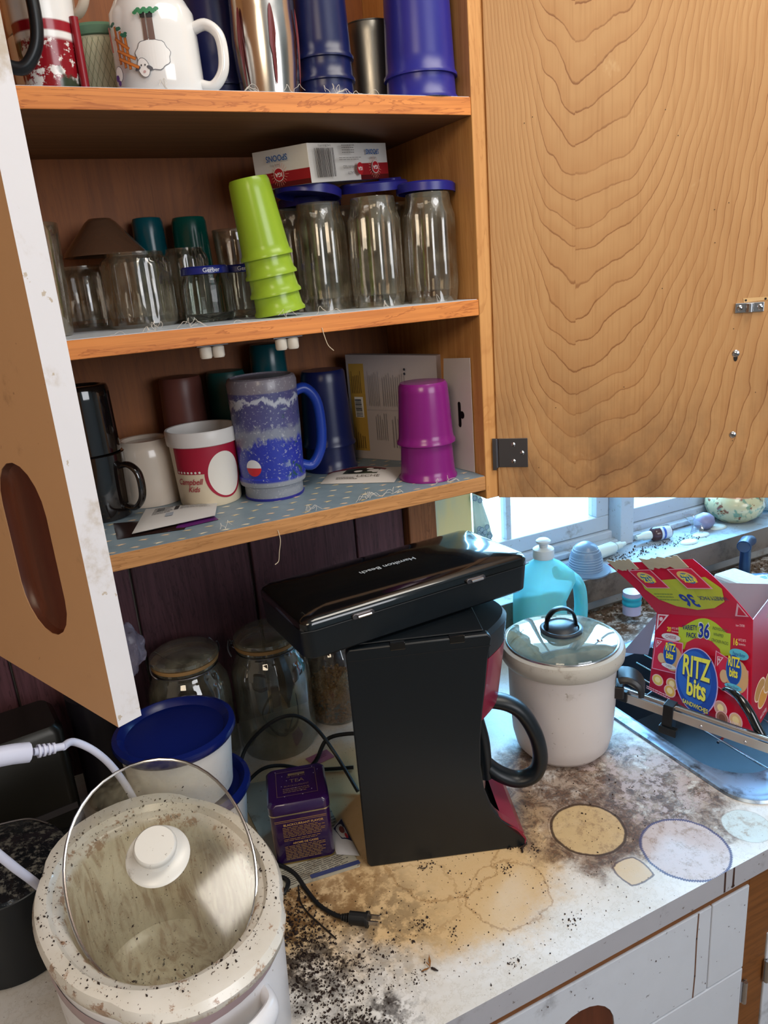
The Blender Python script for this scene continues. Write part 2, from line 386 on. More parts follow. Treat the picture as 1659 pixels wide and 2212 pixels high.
# ---------------------------------------------------------------- wall cabinet
T0, M0, B0 = 1.846, 1.626, 1.404
cab = thing('wall_cabinet', 'open wooden wall cabinet with three crowded shelves above the counter', 'cabinet', (0, 0, 0))
box('side_panel', -.135, -.116, 0, .343, 1.372, 2.3, M['birch'], cab); box('side_panel', .5135, .5335, 0, .343, 1.372, 2.3, M['birch'], cab, .001)
box('back_panel', -.115, .513, .262, .268, 1.372, 2.3, M['inner'], cab); box('top_panel', -.115, .513, .001, .262, 2.28, 2.3, M['birch'], cab)
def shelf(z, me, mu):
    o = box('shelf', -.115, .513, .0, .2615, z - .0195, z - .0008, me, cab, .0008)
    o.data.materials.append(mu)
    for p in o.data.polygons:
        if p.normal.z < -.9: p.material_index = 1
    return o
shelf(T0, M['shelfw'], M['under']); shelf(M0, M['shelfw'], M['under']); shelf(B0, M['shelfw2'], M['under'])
lt = plain('plastic_shelf_liner', '#c9d2dc', .35, var=.15)
for z in (T0, M0):
    tag(box('shelf_liner', -.114, .512, .002, .26, z - .0007, z - .0001, lt), ['thin pale plastic liner lying on the top cabinet shelf', 'thin pale plastic liner lying on the middle cabinet shelf'][z == M0], 'shelf liner', 'shelf liners in the cabinet')
t = T('blue_patterned_liner'); v = t.map((1, 1, 1)); n = t.noise(v, 60, 2); t.set(base=t.mix(n, '#8497a3', '#6d808c'), rough=.4)
tag(box('shelf_liner', -.114, .512, .001, .26, B0 - .0007, B0 - .0001, t.m), 'grey-blue shelf liner printed with little cream birds on the bottom shelf', 'shelf liner', 'shelf liners in the cabinet')
pr = Print(plane_fn((0, 0, B0), (1, 0, 0), (0, 1, 0)))
random.seed(3)
for i in range(25):
    for j in range(11):
        u, v = -.10 + i * .0245 + (j % 2) * .012, .006 + j * .0225 + random.uniform(-.003, .003); s = random.choice((1, -1)); c = random.choice(('#e8dcc0', '#dfc3a4', '#d9c79c'))
        pr.it.append(([Vector(p) for p in ((u - .006 * s, v + .001), (u - .001 * s, v + .003), (u + .006 * s, v + .0015), (u + .002 * s, v), (u + .004 * s, v - .003), (u - .001 * s, v - .001))], [(0, 1, 2, 3, 4, 5)], c, 1))
o = pr.build('bird_print', bpy.data.objects['shelf_liner.002']); o['kind'] = 'stuff'
# roller catches under the middle shelf
for i, x in enumerate((.185, .268)):
    r = thing('roller_catch', ['left of two white double roller catches under the middle shelf', 'right of two white double roller catches under the middle shelf'][i], 'catch', (x, .012 - i * .003, M0 - .0196), 0, 'roller catches under the middle shelf')
    MB().box(-.017, .017, -.006, .006, -.0015, 0).build('mounting_plate', M['zinc'], r, 0, .0005)
    for s in (-1, 1): MB().lathe([(0, -.014), (.0055, -.014), (.0065, -.012), (.0065, -.003), (.005, -.0016), (0, -.0016)], 20, None, Matrix.Translation((s * .0068, 0, 0))).build('roller', plain('white_nylon', '#cfc8bd', .35, var=.1), r)
# right door, swung wide open: local x along the door, local y behind it
dr = thing('x', None, None, (.5308, -.0027, 0), math.atan2(-.657, .754))
dr.name = 'door'; dr.parent = cab; dr['label'] = 'plain-sawn golden wood inner face of the wide open right door'
def door_panel(w, z0, z1, th): return MB().box(0, w, 0, th, z0, z1)
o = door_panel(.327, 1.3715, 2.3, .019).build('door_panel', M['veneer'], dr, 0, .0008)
hg = MB().box(.002, .039, -.0016, 0, 1.413, 1.451).build('hinge', M['zinc'], dr, 0, .0004)
hh = MB().tube([(-.001, -.002, 1.413), (-.001, -.002, 1.451)], .0028, 10, smooth=False).build('hinge_knuckle', M['zinc'], dr)
MB().box(-.0055, -.0005, -.005, -.004, 1.410, 1.452).build('hinge_leaf', M['zinc'], dr, 0, .0004)
def screw(x, z, parent, y=-.0018, r=.0035, rot=.4):
    MB().lathe([(0, .0018), (r * .6, .0015), (r, .0004), (r, 0), (0, 0)], 16, None, Matrix.Translation((x, y, z)) @ Matrix.Rotation(PI / 2, 4, 'X')).build('screw', M['chrome'], parent)
    MB().box(-r * .8, r * .8, -.0001, .0001, -.0004, .0004).build('screw_slot', M['rubber'], parent).matrix_local = Matrix.Translation((x, y - .00185, z)) @ Matrix.Rotation(rot, 4, 'Y')
for x, z in ((.021, 1.443), (.021, 1.421), (.032, 1.432)): screw(x, z, dr, -.0016, .0028, 1.2)
MB().box(.273, .303, -.0022, 0, 1.590, 1.601).build('catch_plate', M['chrome'], dr, 0, .0008); MB().tube([(.288, -.004, 1.591), (.288, -.004, 1.600)], .004, 12, smooth=False).build('catch_loop', M['chrome'], dr)
screw(.278, 1.5955, dr, -.0022, .0032, .7); screw(.299, 1.5955, dr, -.0022, .0032, .7); screw(.277, 1.545, dr, 0, .0040, .5); screw(.279, 1.450, dr, 0, .0038, .5)
pp = Print(plane_fn((0, -.0002, 0), (1, 0, 0), (0, 0, 1), (0, -1, 0)))
pp.oval(.277, 1.540, .0022, .004, '#1c120c').poly([(.282, 1.601), (.308, 1.603), (.309, 1.606), (.281, 1.606)], '#d7b07a').oval(.284, 1.6035, .0012, .0012, '#22160e').oval(.304, 1.604, .0012, .0012, '#22160e')
for k in range(14): pp.oval(random.uniform(.02, .31), random.uniform(1.4, 1.9), .0006, .0006, '#3a2415', 8)
pp.build('screw_holes', dr)
# left door, part open towards us: local x from hinge to free edge, outer face at local +y... faces the viewer
th = math.atan2(-.917, .4)
dl = thing('x', None, None, (-.1168, -.0005, 0), th); dl.name = 'door'; dl.parent = cab; dl['label'] = 'half open left door with painted face, white edge and long brown finger pull'
o = MB().box(0, .3202, 0, .0185, 1.3715, 2.3).build('door_panel', M['warmp'], dl, 0)
def stadium(cx, cz, hx, hz, n=10, sk=0):
    L = []
    for k in range(2 * n + 2):
        a = PI * k / n if k <= n else PI * (k - 1) / n
        x, z = hx * math.cos(a), (hz - hx) * (1 if k <= n else -1) + hx * math.sin(a); L.append((cx + x, cz + z))
    return L
ct = MB().prism(stadium(.2445, 1.491, .0350, .066), -.01, .0085, lambda u, v, h: Vector((u, h, v))).build('cut', None)
ct.parent = None; ct.matrix_world = Matrix.Translation((-.1168, -.0005, 0)) @ Matrix.Rotation(th, 4, 'Z')
bpy.context.view_layer.update(); boolean(o, [ct]); 
me = o.data
if len(me.materials) == 0: me.materials.append(M['warmp'])
me.materials.append(M['paint'])
for p in me.polygons:
    if p.normal.x > .9 and abs(p.center.x - .3202) < 1e-4: p.material_index = 1
    if p.normal.z < -.9 and p.center.z < 1.38: p.material_index = 1
b = MB()
S = stadium(.2445, 1.491, .0349, .0659)
b.loft([[Vector((.2445 + (u - .2445) * s, y, 1.491 + (v - 1.491) * s)) for u, v in S] for s, y in ((1, .0006), (.97, .0050), (.88, .0078))], False, True).build('finger_pull', M['pull'], dl)
# ---------------------------------------------------------------- counter, sink and base cabinets
K0 = .945
def counter_mat():
    t = T('stained_laminate'); X, Y, Z = t.xyz()[0:3]
    wob = t.m_('MULTIPLY', t.m_('SUBTRACT', t.noise(t.co(), 17, 7, .72), .5), .13); wob2 = t.m_('MULTIPLY', t.m_('SUBTRACT', t.noise(t.co(), 60, 4, .6), .5), .012)
    big = t.noise(t.co(), 9, 5, .65, .6); fine = t.noise(t.co(), 55, 5, .7); vf = t.noise(t.co(), 260, 3, .6)
    col = t.mix(t.ss(big, .35, .7), '#dfdcda', '#cfc8bf')
    vein = t.m_('MULTIPLY', t.ss(t.m_('ABSOLUTE', t.m_('SUBTRACT', fine, .5)), .03, .0), .25); col = t.mix(vein, col, '#a89a86')
    def blob(cx, cy, rx, ry, soft=.22, wb=wob):
        d = t.m_('ADD', t.dist2(X, Y, cx, cy, 1 / rx, 1 / ry), t.m_('MULTIPLY', wb, 1 / min(rx, ry)))
        return t.ss(d, 1 + soft, 1 - soft)
    # tea-coloured film over the left two thirds
    cream = t.m_('MAXIMUM', blob(.25, .02, .26, .20, .25), blob(.36, -.10, .17, .14, .2)); col = t.mix(t.m_('MULTIPLY', cream, .85), col, t.mix(big, '#dab984', '#c9a064'))
    # outline of dried spill edges
    for cx, cy, r, s in ((.40, -.19, .05, .5), (.36, -.10, .07, .5), (.30, -.14, .055, .3)):
        d = t.m_('ABSOLUTE', t.m_('ADD', t.m_('SUBTRACT', t.dist2(X, Y, cx, cy), r), t.m_('ADD', t.m_('MULTIPLY', wob, .45), wob2))); col = t.mix(t.m_('MULTIPLY', t.ss(d, .0028, .0004), s), col, '#8f6636')
    brown = t.m_('MAXIMUM', blob(.60, -.07, .13, .12), t.m_('MAXIMUM', blob(.56, -.15, .095, .08, .25), t.m_('MAXIMUM', blob(.68, -.14, .08, .12), blob(.50, -.06, .06, .09))))
    film = t.m_('MULTIPLY', brown, t.ss(t.noise(t.co(), 22, 7, .75), .36, .50)); col = t.mix(t.m_('MULTIPLY', film, .72), col, '#94775c')
    bt = t.ss(t.m_('ADD', t.m_('MULTIPLY', t.noise(t.co(), 42, 8, .78, .5), .75), t.m_('MULTIPLY', big, .25)), .42, .56)
    col = t.mix(t.m_('MULTIPLY', brown, t.m_('ADD', t.m_('MULTIPLY', bt, .78), .08)), col, t.mix(t.ss(vf, .35, .65), '#5e3c28', '#2e1d1b'))
    pale = t.m_('MULTIPLY', t.m_('MULTIPLY', blob(.68, -.12, .07, .09), t.ss(t.noise(t.co(), 44, 8, .8), .5, .55)), .85); col = t.mix(pale, col, '#b9a7a4')
    bk = t.m_('MULTIPLY', t.m_('MULTIPLY', t.ss(Y, .14, .24), t.ss(X, .78, .95)), t.ss(fine, .32, .55)); col = t.mix(bk, col, '#5f4a3a')
    def ring(cx, cy, r, wd, inner, ia, lc, la, rr=wob2, teeth=0):
        nonlocal col
        d0 = t.m_('ADD', t.dist2(X, Y, cx, cy), t.m_('MULTIPLY', rr, .35))
        if teeth:
            a = t.m_('ARCTAN2', t.m_('SUBTRACT', Y, cy), t.m_('SUBTRACT', X, cx)); d0 = t.m_('ADD', d0, t.m_('MULTIPLY', t.m_('SINE', t.m_('MULTIPLY', a, float(teeth))), .0006))
        col = t.mix(t.m_('MULTIPLY', t.ss(d0, r + .001, r - .001), ia), col, t.mix(t.m_('MULTIPLY', t.ss(t.noise(t.co(), 70, 8, .8), .48, .66), .7), inner, '#8d6f52'))
        col = t.mix(t.m_('MULTIPLY', t.ss(t.m_('ABSOLUTE', t.m_('SUBTRACT', d0, r)), wd, wd * .35), la), col, lc)
    ring(.551, -.156, .0475, .0028, '#c9ad80', .92, '#3e2818', .95); ring(.551, -.156, .052, .0012, '#ccb389', .0, '#5a3c26', .4)
    ring(.630, -.2455, .0530, .0024, '#c4b3b0', .9, '#39335f', .9, wob2, 110)
    ring(.728, -.256, .030, .0010, '#c9d2d0', .9, '#6b5a50', .3)
    sq = t.m_('MAXIMUM', t.m_('ABSOLUTE', t.m_('SUBTRACT', X, .549)), t.m_('ABSOLUTE', t.m_('SUBTRACT', Y, -.240))); sq = t.m_('ADD', t.m_('MULTIPLY', sq, .5), t.m_('MULTIPLY', t.dist2(X, Y, .549, -.240), .5)); sq = t.m_('ADD', sq, t.m_('MULTIPLY', wob2, .4))
    col = t.mix(t.ss(sq, .0205, .019), col, '#cdb693'); col = t.mix(t.m_('MULTIPLY', t.ss(t.m_('ABSOLUTE', t.m_('SUBTRACT', sq, .020)), .0016, .0006), .8), col, '#4b3030')
    # black-brown grime beside the slow cooker and specks everywhere
    gr = t.m_('MULTIPLY', t.m_('MAXIMUM', blob(.155, -.13, .05, .10, .6), t.m_('MAXIMUM', blob(.15, -.26, .06, .03, .6), t.m_('MULTIPLY', blob(.23, -.14, .07, .08, .8), .6))), t.ss(fine, .40, .56)); col = t.mix(t.m_('MULTIPLY', gr, .93), col, '#20120c')
    tan = t.m_('MULTIPLY', blob(.21, -.08, .07, .05, .5), t.ss(fine, .3, .6)); col = t.mix(t.m_('MULTIPLY', tan, .5), col, '#94683a')
    sp = t.ss(t.noise(t.co(), 330, 2, .5), .71, .74); col = t.mix(t.m_('MULTIPLY', sp, .8), col, '#3a2416')
    t.set(base=col, rough=t.m_('ADD', .28, t.m_('MULTIPLY', brown, .3)), spec=.5); t.bump(t.m_('ADD', fine, brown), .25, .0006)
    return t.m
SX0, SX1, SY0, SY1 = .752, 1.36, -.245, .20
ctr = MB().box(-1.3, 2.4, -.297, WY - .005, K0 - .032, K0).build('countertop', counter_mat(), None, 0)
cu = MB().box(SX0 + .02, SX1 - .02, SY0 + .02, SY1 - .02, .8, 1.1).build('cut', None); boolean(ctr, [cu])
ctr.data.materials.append(plain('counter_edge_strip', '#a9a9b2', .45, dirt='#5f554c', dirtamt=.3, var=.1))
for p in ctr.data.polygons:
    if abs(p.normal.y) > .9 and p.center.y < -.29: p.material_index = len(ctr.data.materials) - 1
tag(ctr, 'grubby cream laminate countertop covered in brown rings, stains and crumbs', 'countertop')
pr = Print(plane_fn((0, -.2971, 0), (1, 0, 0), (0, 0, 1), (0, -1, 0)))
pr.poly([(.640, .945), (.643, .945), (.6435, .914), (.6405, .914)], '#3a201a').poly([(.655, .945), (.6575, .945), (.658, .918), (.6545, .916)], '#3a201a').oval(.656, .917, .003, .002, '#2c1712')
pr.build('drip_stain', ctr)
t = T('stained_sink_steel'); fn_ = t.noise(t.co(), 30, 6, .7); t.set(base=t.mix(t.ss(fn_, .45, .7), '#9fb0c4', '#4d4a4a'), rough=.38, metal=.75); SK = t.m
t = T('sink_bowl_steel'); t.set(base=t.mix(t.noise(t.co(), 12, 4), '#3c4a5a', '#1c222a'), rough=.45, metal=.3)
def rr2(i, r, z): return rrect((SX0 + SX1) / 2, (SY0 + SY1) / 2, (SX1 - SX0) / 2 - i, (SY1 - SY0) / 2 - i, r, z, 8)
sink = thing('kitchen_sink', 'stainless steel sink with a stained rim set into the counter', 'sink', (0, 0, 0))
MB().loft([rr2(0, .05, K0 + .0006), rr2(.002, .049, K0 + .004), rr2(.008, .045, K0 + .005), rr2(.013, .042, K0 + .003), rr2(.018, .04, K0 + .003)], False, False).build('rim', SK, sink)
cx, cy = (SX0 + SX1) / 2, (SY0 + SY1) / 2
def bowl_loop(i, r, z): return [Vector((p.x, p.y + (.012), z)) for p in rrect(cx, cy, (SX1 - SX0) / 2 - .018 - i, (SY1 - SY0) / 2 - .03 - i, r, z, 8)]
flat = [rr2(.018, .04, K0 + .003), bowl_loop(.008, .07, K0 + .002), bowl_loop(.014, .068, K0 - .004)]
MB().loft(flat, False, False).build('ledge', SK, sink)
SBM = 1
MB().loft([bowl_loop(.014, .068, K0 - .004), bowl_loop(.02, .066, K0 - .05), bowl_loop(.03, .06, K0 - .14), bowl_loop(.06, .04, K0 - .158)], False, True).build('bowl', t.m, sink)
MB().lathe([(0, 0), (.03, .001), (.043, .003), (.045, 0)], 32, None, Matrix.Translation((.90, -.06, K0 - .1575))).build('drain', M['zinc'], sink)
# base cabinet
bc = thing('base_cabinet', 'base cabinet with white painted drawer and door fronts under the counter', 'cabinet', (0, 0, 0))
fr = MB(); fr.box(-1.28, 2.38, -.2909, -.262, .795, .912).box(-1.28, 2.38, -.2909, -.262, .735, .755)
for a in (-.72, -.1, .694, 1.25, 1.8): fr.box(a, a + .042, -.2912, -.262, .10, .912)
fr.build('face_frame', M['frame'], bc, 0); box('carcass', -1.28, 2.38, -.262, WY - .008, .10, .775, M['frame'], bc); box('plinth', -1.28, 2.38, -.22, -.20, 0, .10, M['rubber'], bc)
def front(name, x0, x1, z0, z1, y=-.2935): return MB().box(x0, x1, y, -.2790, z0, z1).build(name, M['drawer'], bc, 0, .0015)
dw = front('drawer_front', -.06, .6265, .7645, .898); sd = front('drawer_front', .628, .692, .7645, .898)
ct = MB().prism([(p[0], p[1]) for p in [(.424 + (.05) * math.cos(a), .802 + .050 * math.sin(a)) for a in [PI * k / 12 for k in range(13)]] + [(.374, .73), (.474, .73)]], -.288, -.31, lambda u, v, h: Vector((u, h, v))).build('cut', None)
boolean(dw, [ct]); 
MB().prism([(.424 + .0495 * math.cos(PI * k / 12), .802 + .0495 * math.sin(PI * k / 12)) for k in range(13)] + [(.375, .766), (.473, .766)], -.2914, -.2920, lambda u, v, h: Vector((u, h, v))).build('finger_pull', M['pull'], bc)
dd = front('door', -.06, .692, .12, .7625); d2 = front('door', .737, 1.22, .12, .795)
for x, z in ((.695, .722), (.736, .735)):
    h = MB().box(-.004, .005, -.0012, 0, -.018, .018).build('hinge', M['chrome'], bc, 0); h.location = (x, -.2938, z)
    MB().tube([(0, -.003, -.018), (0, -.003, .018)], .003, 8, smooth=False).build('hinge_knuckle', M['chrome'], h)
pr = Print(plane_fn((0, -.2937, 0), (1, 0, 0), (0, 0, 1), (0, -1, 0)))
pr.line([(.604, .897), (.603, .86), (.6035, .80), (.602, .766)], .0022, '#6a4a3c')
random.seed(5)
for k in range(40): pr.oval(random.uniform(.3, .68), random.uniform(.766, .895), random.uniform(.0004, .0012), random.uniform(.0004, .0016), '#4a4044', 8)
pr.build('drip_stain', bc)
# ---------------------------------------------------------------- crockery builders
def cup_prof(rb, rt, h, th=.003, foot=.0, lip=0, rnd=.006, belly=0):
    """outer wall from the centre of the base up, over the lip, down inside"""
    P = [(0, foot), (rb * .72, foot)]
    if foot: P += [(rb * .74, 0), (rb * .86, 0)]
    P += [(rb - rnd * .3, rnd * .15), (rb, rnd)]
    for k in range(1, 7):
        q = k / 7; P.append((rb + (rt - rb) * q + belly * math.sin(PI * q), rnd + (h - rnd) * q))
    P += [(rt + lip, h - .0012), (rt + lip * .6 - th * .4, h), (rt - th, h - .0015)]
    for k in range(5, 0, -1):
        q = k / 6; P.append((rb + (rt - rb) * q - th + belly * math.sin(PI * q), rnd + (h - rnd) * q))
    P += [(rb - th - .003, th + foot + .001), (0, th + foot)]
    return P
FLIP = lambda h: Matrix.Translation((0, 0, h)) @ Matrix.Rotation(PI, 4, 'X')
def D_handle(r, z0, z1, out, rad, ang, flat=(1, .7), parent=None, m=None, bow=0):
    zc = (z0 + z1) / 2; hz = (z1 - z0) / 2
    P = [(r - .003, 0, z1 - rad * .6), (r + out * .45, 0, z1), (r + out * .9, 0, z1 - hz * .35), (r + out, 0, zc), (r + out * .88, 0, z0 + hz * .4), (r + out * .45, 0, z0), (r - .003, 0, z0 + rad * .6)]
    o = MB().tube(P, rad, 12, flat=(flat[0], flat[1], (0, 1, 0))).build('handle', m, parent, 60); o.rotation_euler.z = ang
    return o
def tumbler(name, label, cat, loc, rb, rt, h, m, inv=True, group=None, parts=(), rot=None, fluted=0, n=48):
    o = thing(name, label, cat, loc, 0, group, rot)
    MB().lathe(cup_prof(rb, rt, h, .0018), n, (lambda a, r, z: r * (1 - fluted * abs(math.sin(a * 9)))) if fluted else None, FLIP(h) if inv else None).build('body', m, o, 50)
    return o
ceram = plain('white_glaze', '#e6e4e2', .12, var=.02, coat=.5); creamg = plain('cream_glaze', '#d8c8b6', .18, var=.05, coat=.4)
# ---------------- top shelf
mug = thing('mug', 'white ceramic mug stored upside down with a printed sheep and orange fence', 'mug', (.181, .048, T0), 0, 'mugs on the top shelf')
H = .083
MB().lathe([(0, .003), (.030, .003), (.031, 0), (.0345, 0), (.0365, .004), (.0400, .010), (.0415, .03), (.042, .06), (.0424, H - .002), (.0412, H), (.0395, H - .001), (.0385, .05), (.037, .012), (.03, .0065), (0, .006)], 56, None, FLIP(H)).build('body', ceram, mug, 50)
D_handle(.040, .008, .062, .026, .0062, math.radians(-28), (1.15, .85), mug, ceram)
p = Print(cyl_fn(math.radians(-115), lambda v: .0425), .003)
Y = lambda t: .083 - t
# sheep stands on its head: the mug is inverted
p.oval(.006, .030, .0165, .0135, '#6f6f74', 40, 0, .05).oval(.006, .030, .0158, .0128, '#eceae8', 40, 0, .05)
for x0 in (.002, .0065, .0085): p.poly([(x0 - .0018, .042), (x0 + .0018, .042), (x0 + .0016, .064), (x0 - .0012, .064)], '#6b5048')
p.poly([(-.0005, .060), (.0035, .060), (.004, .065), (-.001, .065)], '#17171a').poly([(.005, .060), (.0105, .060), (.011, .065), (.0048, .065)], '#17171a')
for k in range(12): p.oval(-.005 + k * .0018, .0645 + (k % 3) * .0012, .0022, .0016, '#3d8a5e', 7)
p.oval(-.0035, .019, .0055, .0085, '#5f5f66', 20, .2).oval(-.0035, .019, .005, .008, '#f3f0ee', 20, .2).oval(-.009, .0185, .003, .0016, '#5f5f66', 12, .5).oval(.002, .0185, .003, .0016, '#5f5f66', 12, -.5).oval(-.003, .0155, .0013, .0012, '#cfa8a8', 8).oval(-.0052, .021, .0006, .0009, '#333336', 8).oval(-.0018, .021, .0006, .0009, '#333336', 8)
for x0, z0, z1 in ((-.026, .026, .055), (-.0205, .022, .050), (-.0155, .020, .044)): p.line([(x0, z0), (x0 - .001, z1)], .0028, '#8f4a20').line([(x0, z0), (x0 - .001, z1)], .0021, '#d9813c')
for a, b in (((-.027, .046), (-.015, .036)), ((-.026, .036), (-.010, .027)), ((-.025, .029), (-.008, .0195))): p.line([a, b], .0028, '#8f4a20').line([a, b], .0021, '#d9813c')
for x0, z0 in ((-.027, .057), (-.0215, .052), (-.0165, .046), (-.032, .056)):
    for k in range(4): p.oval(x0 + random.uniform(-.002, .002), z0 + random.uniform(-.002, .002), .002, .0014, '#2f6f58', 7)
p.line([(-.031, .055), (-.030, .036)], .002, '#b86a5c').oval(-.0265, .016, .0045, .007, '#5f5f66', 18).oval(-.0265, .016, .0040, .0065, '#efecec', 18).oval(-.029, .013, .0022, .0030, '#5b3c86', 9).oval(-.027, .0085, .0018, .0025, '#5b3c86', 9)
p.build('sheep_print', mug)
g = thing('cup', 'cream cup with green rim and fine diamond lines behind the sheep mug', 'cup', (.141, .112, T0)); HH = .073
MB().lathe(cup_prof(.028, .033, HH, .003), 48).build('body', plain('cream_plastic', '#d9d6b4', .4, var=.05), g)
MB().lathe([(.0328, HH - .008), (.0345, HH - .007), (.0355, HH), (.0335, HH + .003), (.030, HH + .002), (.0295, HH - .006)], 48).build('rim', plain('sage_green', '#5d7f66', .4), g)
p = Print(cyl_fn(-PI / 2, lambda v: .0283 + .0048 * v / HH), .002)
for k in range(-9, 10):
    p.line([(k * .0055, .006), (k * .0055 + .02, HH - .01)], .0004, '#8c9272'); p.line([(k * .0055, .006), (k * .0055 - .02, HH - .01)], .0004, '#8c9272')
p.build('line_print', g)
t = T('winter_scene_print'); X, Y_, Z = t.xyz()[0:3]; n = t.noise(t.co(), 70, 5, .7); n2 = t.noise(t.co(), 30, 3)
c = t.mix(t.ss(n, .5, .56), '#8a1620', '#e9e2dc'); c = t.mix(t.ss(n2, .55, .6), c, '#37402f'); c = t.mix(t.ss(Z, .048, .052), c, '#efece8'); c = t.mix(t.m_('MULTIPLY', t.ss(Z, .055, .057), t.ss(Z, .066, .064)), c, '#9a1c28'); t.set(base=c, rough=.2)
k_ = thing('mug', 'tall red and white winter scene mug beside the big black handle', 'mug', (.083, .070, T0), 0, 'mugs on the top shelf')
MB().lathe(cup_prof(.026, .031, .115, .003), 40).build('body', t.m, k_); tm_ = thing('travel_mug', 'big black travel mug, only its thick looped handle showing past the door edge', 'mug', (.014, .034, T0), 0, 'mugs on the top shelf'); MB().lathe(cup_prof(.027, .031, .125, .003), 40).build('body', M['black'], tm_); D_handle(.027, .020, .110, .033, .0058, math.radians(-8), (1.3, 1.0), tm_, M['black']); MB().lathe([(0, .126), (.032, .126), (.032, .134), (0, .136)], 40).build('lid', M['black'], tm_)
MB().tube([(0, .0, 0), (0, 0, .068)], .0042, 10, smooth=False).build('side_strip', plain('red_plastic', '#8f1a26', .3), k_).location = (.026, -.018, .002)
for i, (x, y, z, lab, ang) in enumerate(((.091, .168, T0, 'white mug with black lettering behind the travel mug', -60), (.091, .168, T0 + .0825, 'plain white mug stacked on the lettered mug in the corner', -45), (.176, .203, T0, 'white mug deep in the corner of the top shelf', -40))):
    m_ = thing('mug', lab, 'mug', (x, y, z), 0, 'mugs on the top shelf'); MB().lathe(cup_prof(.036, .037, .081, .004, .003, 0), 40).build('body', creamg if i else ceram, m_); D_handle(.035, .015, .066, .026, .0052, math.radians(ang), (1.2, .8), m_, creamg if i else ceram)
    if i == 0:
        p = Print(cyl_fn(-PI / 2, lambda v: .0372), .002); p.text('H.H.', .006, .040, .013, '#1d1a1c', PI, 1, .01).rect(-.012, .012, .012, .026, '#8a2430').text('H', 0, .019, .010, '#e9e2dc', 0, 1, .01); p.build('lettering', m_)
navy = plain('navy_plastic', '#141c4a', .28, var=.1); cobalt = plain('cobalt_plastic', '#2a2a86', .3, var=.08)
def stack(name, label, x, y, z, rb, rt, h, n, step, m, group, rz=0, tilt=None):
    root = None
    for k in range(n):
        loc = Vector((0, 0, step * k)); R_ = Euler(tilt or (0, 0, 0)).to_matrix(); q = Vector((x, y, z)) + R_ @ loc
        o = thing(name, label[k], 'cup', q, 0, group, tilt or (0, 0, 0))
        if k == 0: src = MB().lathe([(0, h), (rb * .93, h), (rb, h - .004)] + [(rb + (rt - rb) * (1 - q), h * q) for q in (.85, .6, .35, .16)] + [(rt * 1.0, .006), (rt + .0022, .003), (rt + .0022, 0), (rt - .0006, 0)] + [(rb + (rt - rb) * (1 - q) - .0008, h * q) for q in (.16, .35, .6, .85)] + [(rb - .003, h - .003), (0, h - .003)], 48).build('body', m, o, 50); base = src
        else: c_ = base.copy(); COL.objects.link(c_); c_.parent = o
stack('tumbler', ['big cobalt plastic tumbler against the right cabinet side, lower of two', 'big cobalt plastic tumbler nested on its twin at the right end'], .4725, .040, T0, .0350, .0395, .125, 2, .0245, cobalt, 'cobalt tumblers on the top shelf')
stack('tumbler', ['navy tumbler, lowest of three nested behind the steel mug', 'navy tumbler, middle of three nested behind the steel mug', 'navy tumbler, topmost of three nested behind the steel mug'], .364, .060, T0, .027, .0305, .100, 3, .0215, navy, 'navy tumblers on the top shelf')
stack('tumbler', ['dark navy tumbler standing behind the sheep mug handle', 'dark navy tumbler nested on the one behind the sheep mug'], .258, .105, T0, .030, .036, .125, 2, .022, navy, 'navy tumblers on the top shelf')
sm = thing('steel_travel_mug', 'waisted stainless steel travel mug with narrow dark red grips', 'mug', (.294, .046, T0)); stl = plain('polished_mug_steel', '#cfc9c2', .2, 1, var=.05)
MB().lathe([(0, .002), (.028, .002), (.030, 0), (.031, .01), (.033, .03), (.0345, .055), (.0335, .078), (.033, .10), (.036, .125), (.038, .145), (.036, .15), (0, .15)], 64).build('body', stl, sm)
for a in (-96, -40, -152, 20, 76, 132):
    prf = lambda v: .0310 + .0034 * math.sin(min(1, max(0, (v - .0) / .11)) * PI) + .0012
    p = Print(cyl_fn(math.radians(a), prf), .002, .0005); p.poly([(.0035 * math.cos(t_) * (1 if math.sin(t_) > 0 else .55), .045 + .036 * math.sin(t_)) for t_ in [2 * PI * k / 24 for k in range(24)]], '#6b2228'); p.build('grip', sm)
tc = thing('tin_cup', 'old grey tin measuring cup standing beside the cobalt tumblers', 'cup', (.444, .106, T0)); t = T('old_tin'); n = t.noise(t.map((40, 40, 8)), 1, 5, .7); t.set(base=t.mix(n, '#b9b4ab', '#5f5c58'), rough=t.m_('ADD', .2, t.m_('MULTIPLY', n, .35)), metal=1.)
MB().lathe(cup_prof(.0285, .0298, .094, .001, 0, .001, .003), 48).build('body', t.m, tc); MB().lathe([(.0300 + .0012 * math.cos(a), .094 + .0012 * math.sin(a)) for a in [2 * PI * k / 8 for k in range(9)]], 40).build('rolled_rim', t.m, tc); D_handle(.026, .02, .06, .02, .004, math.radians(170), (1.5, .4), tc, t.m)
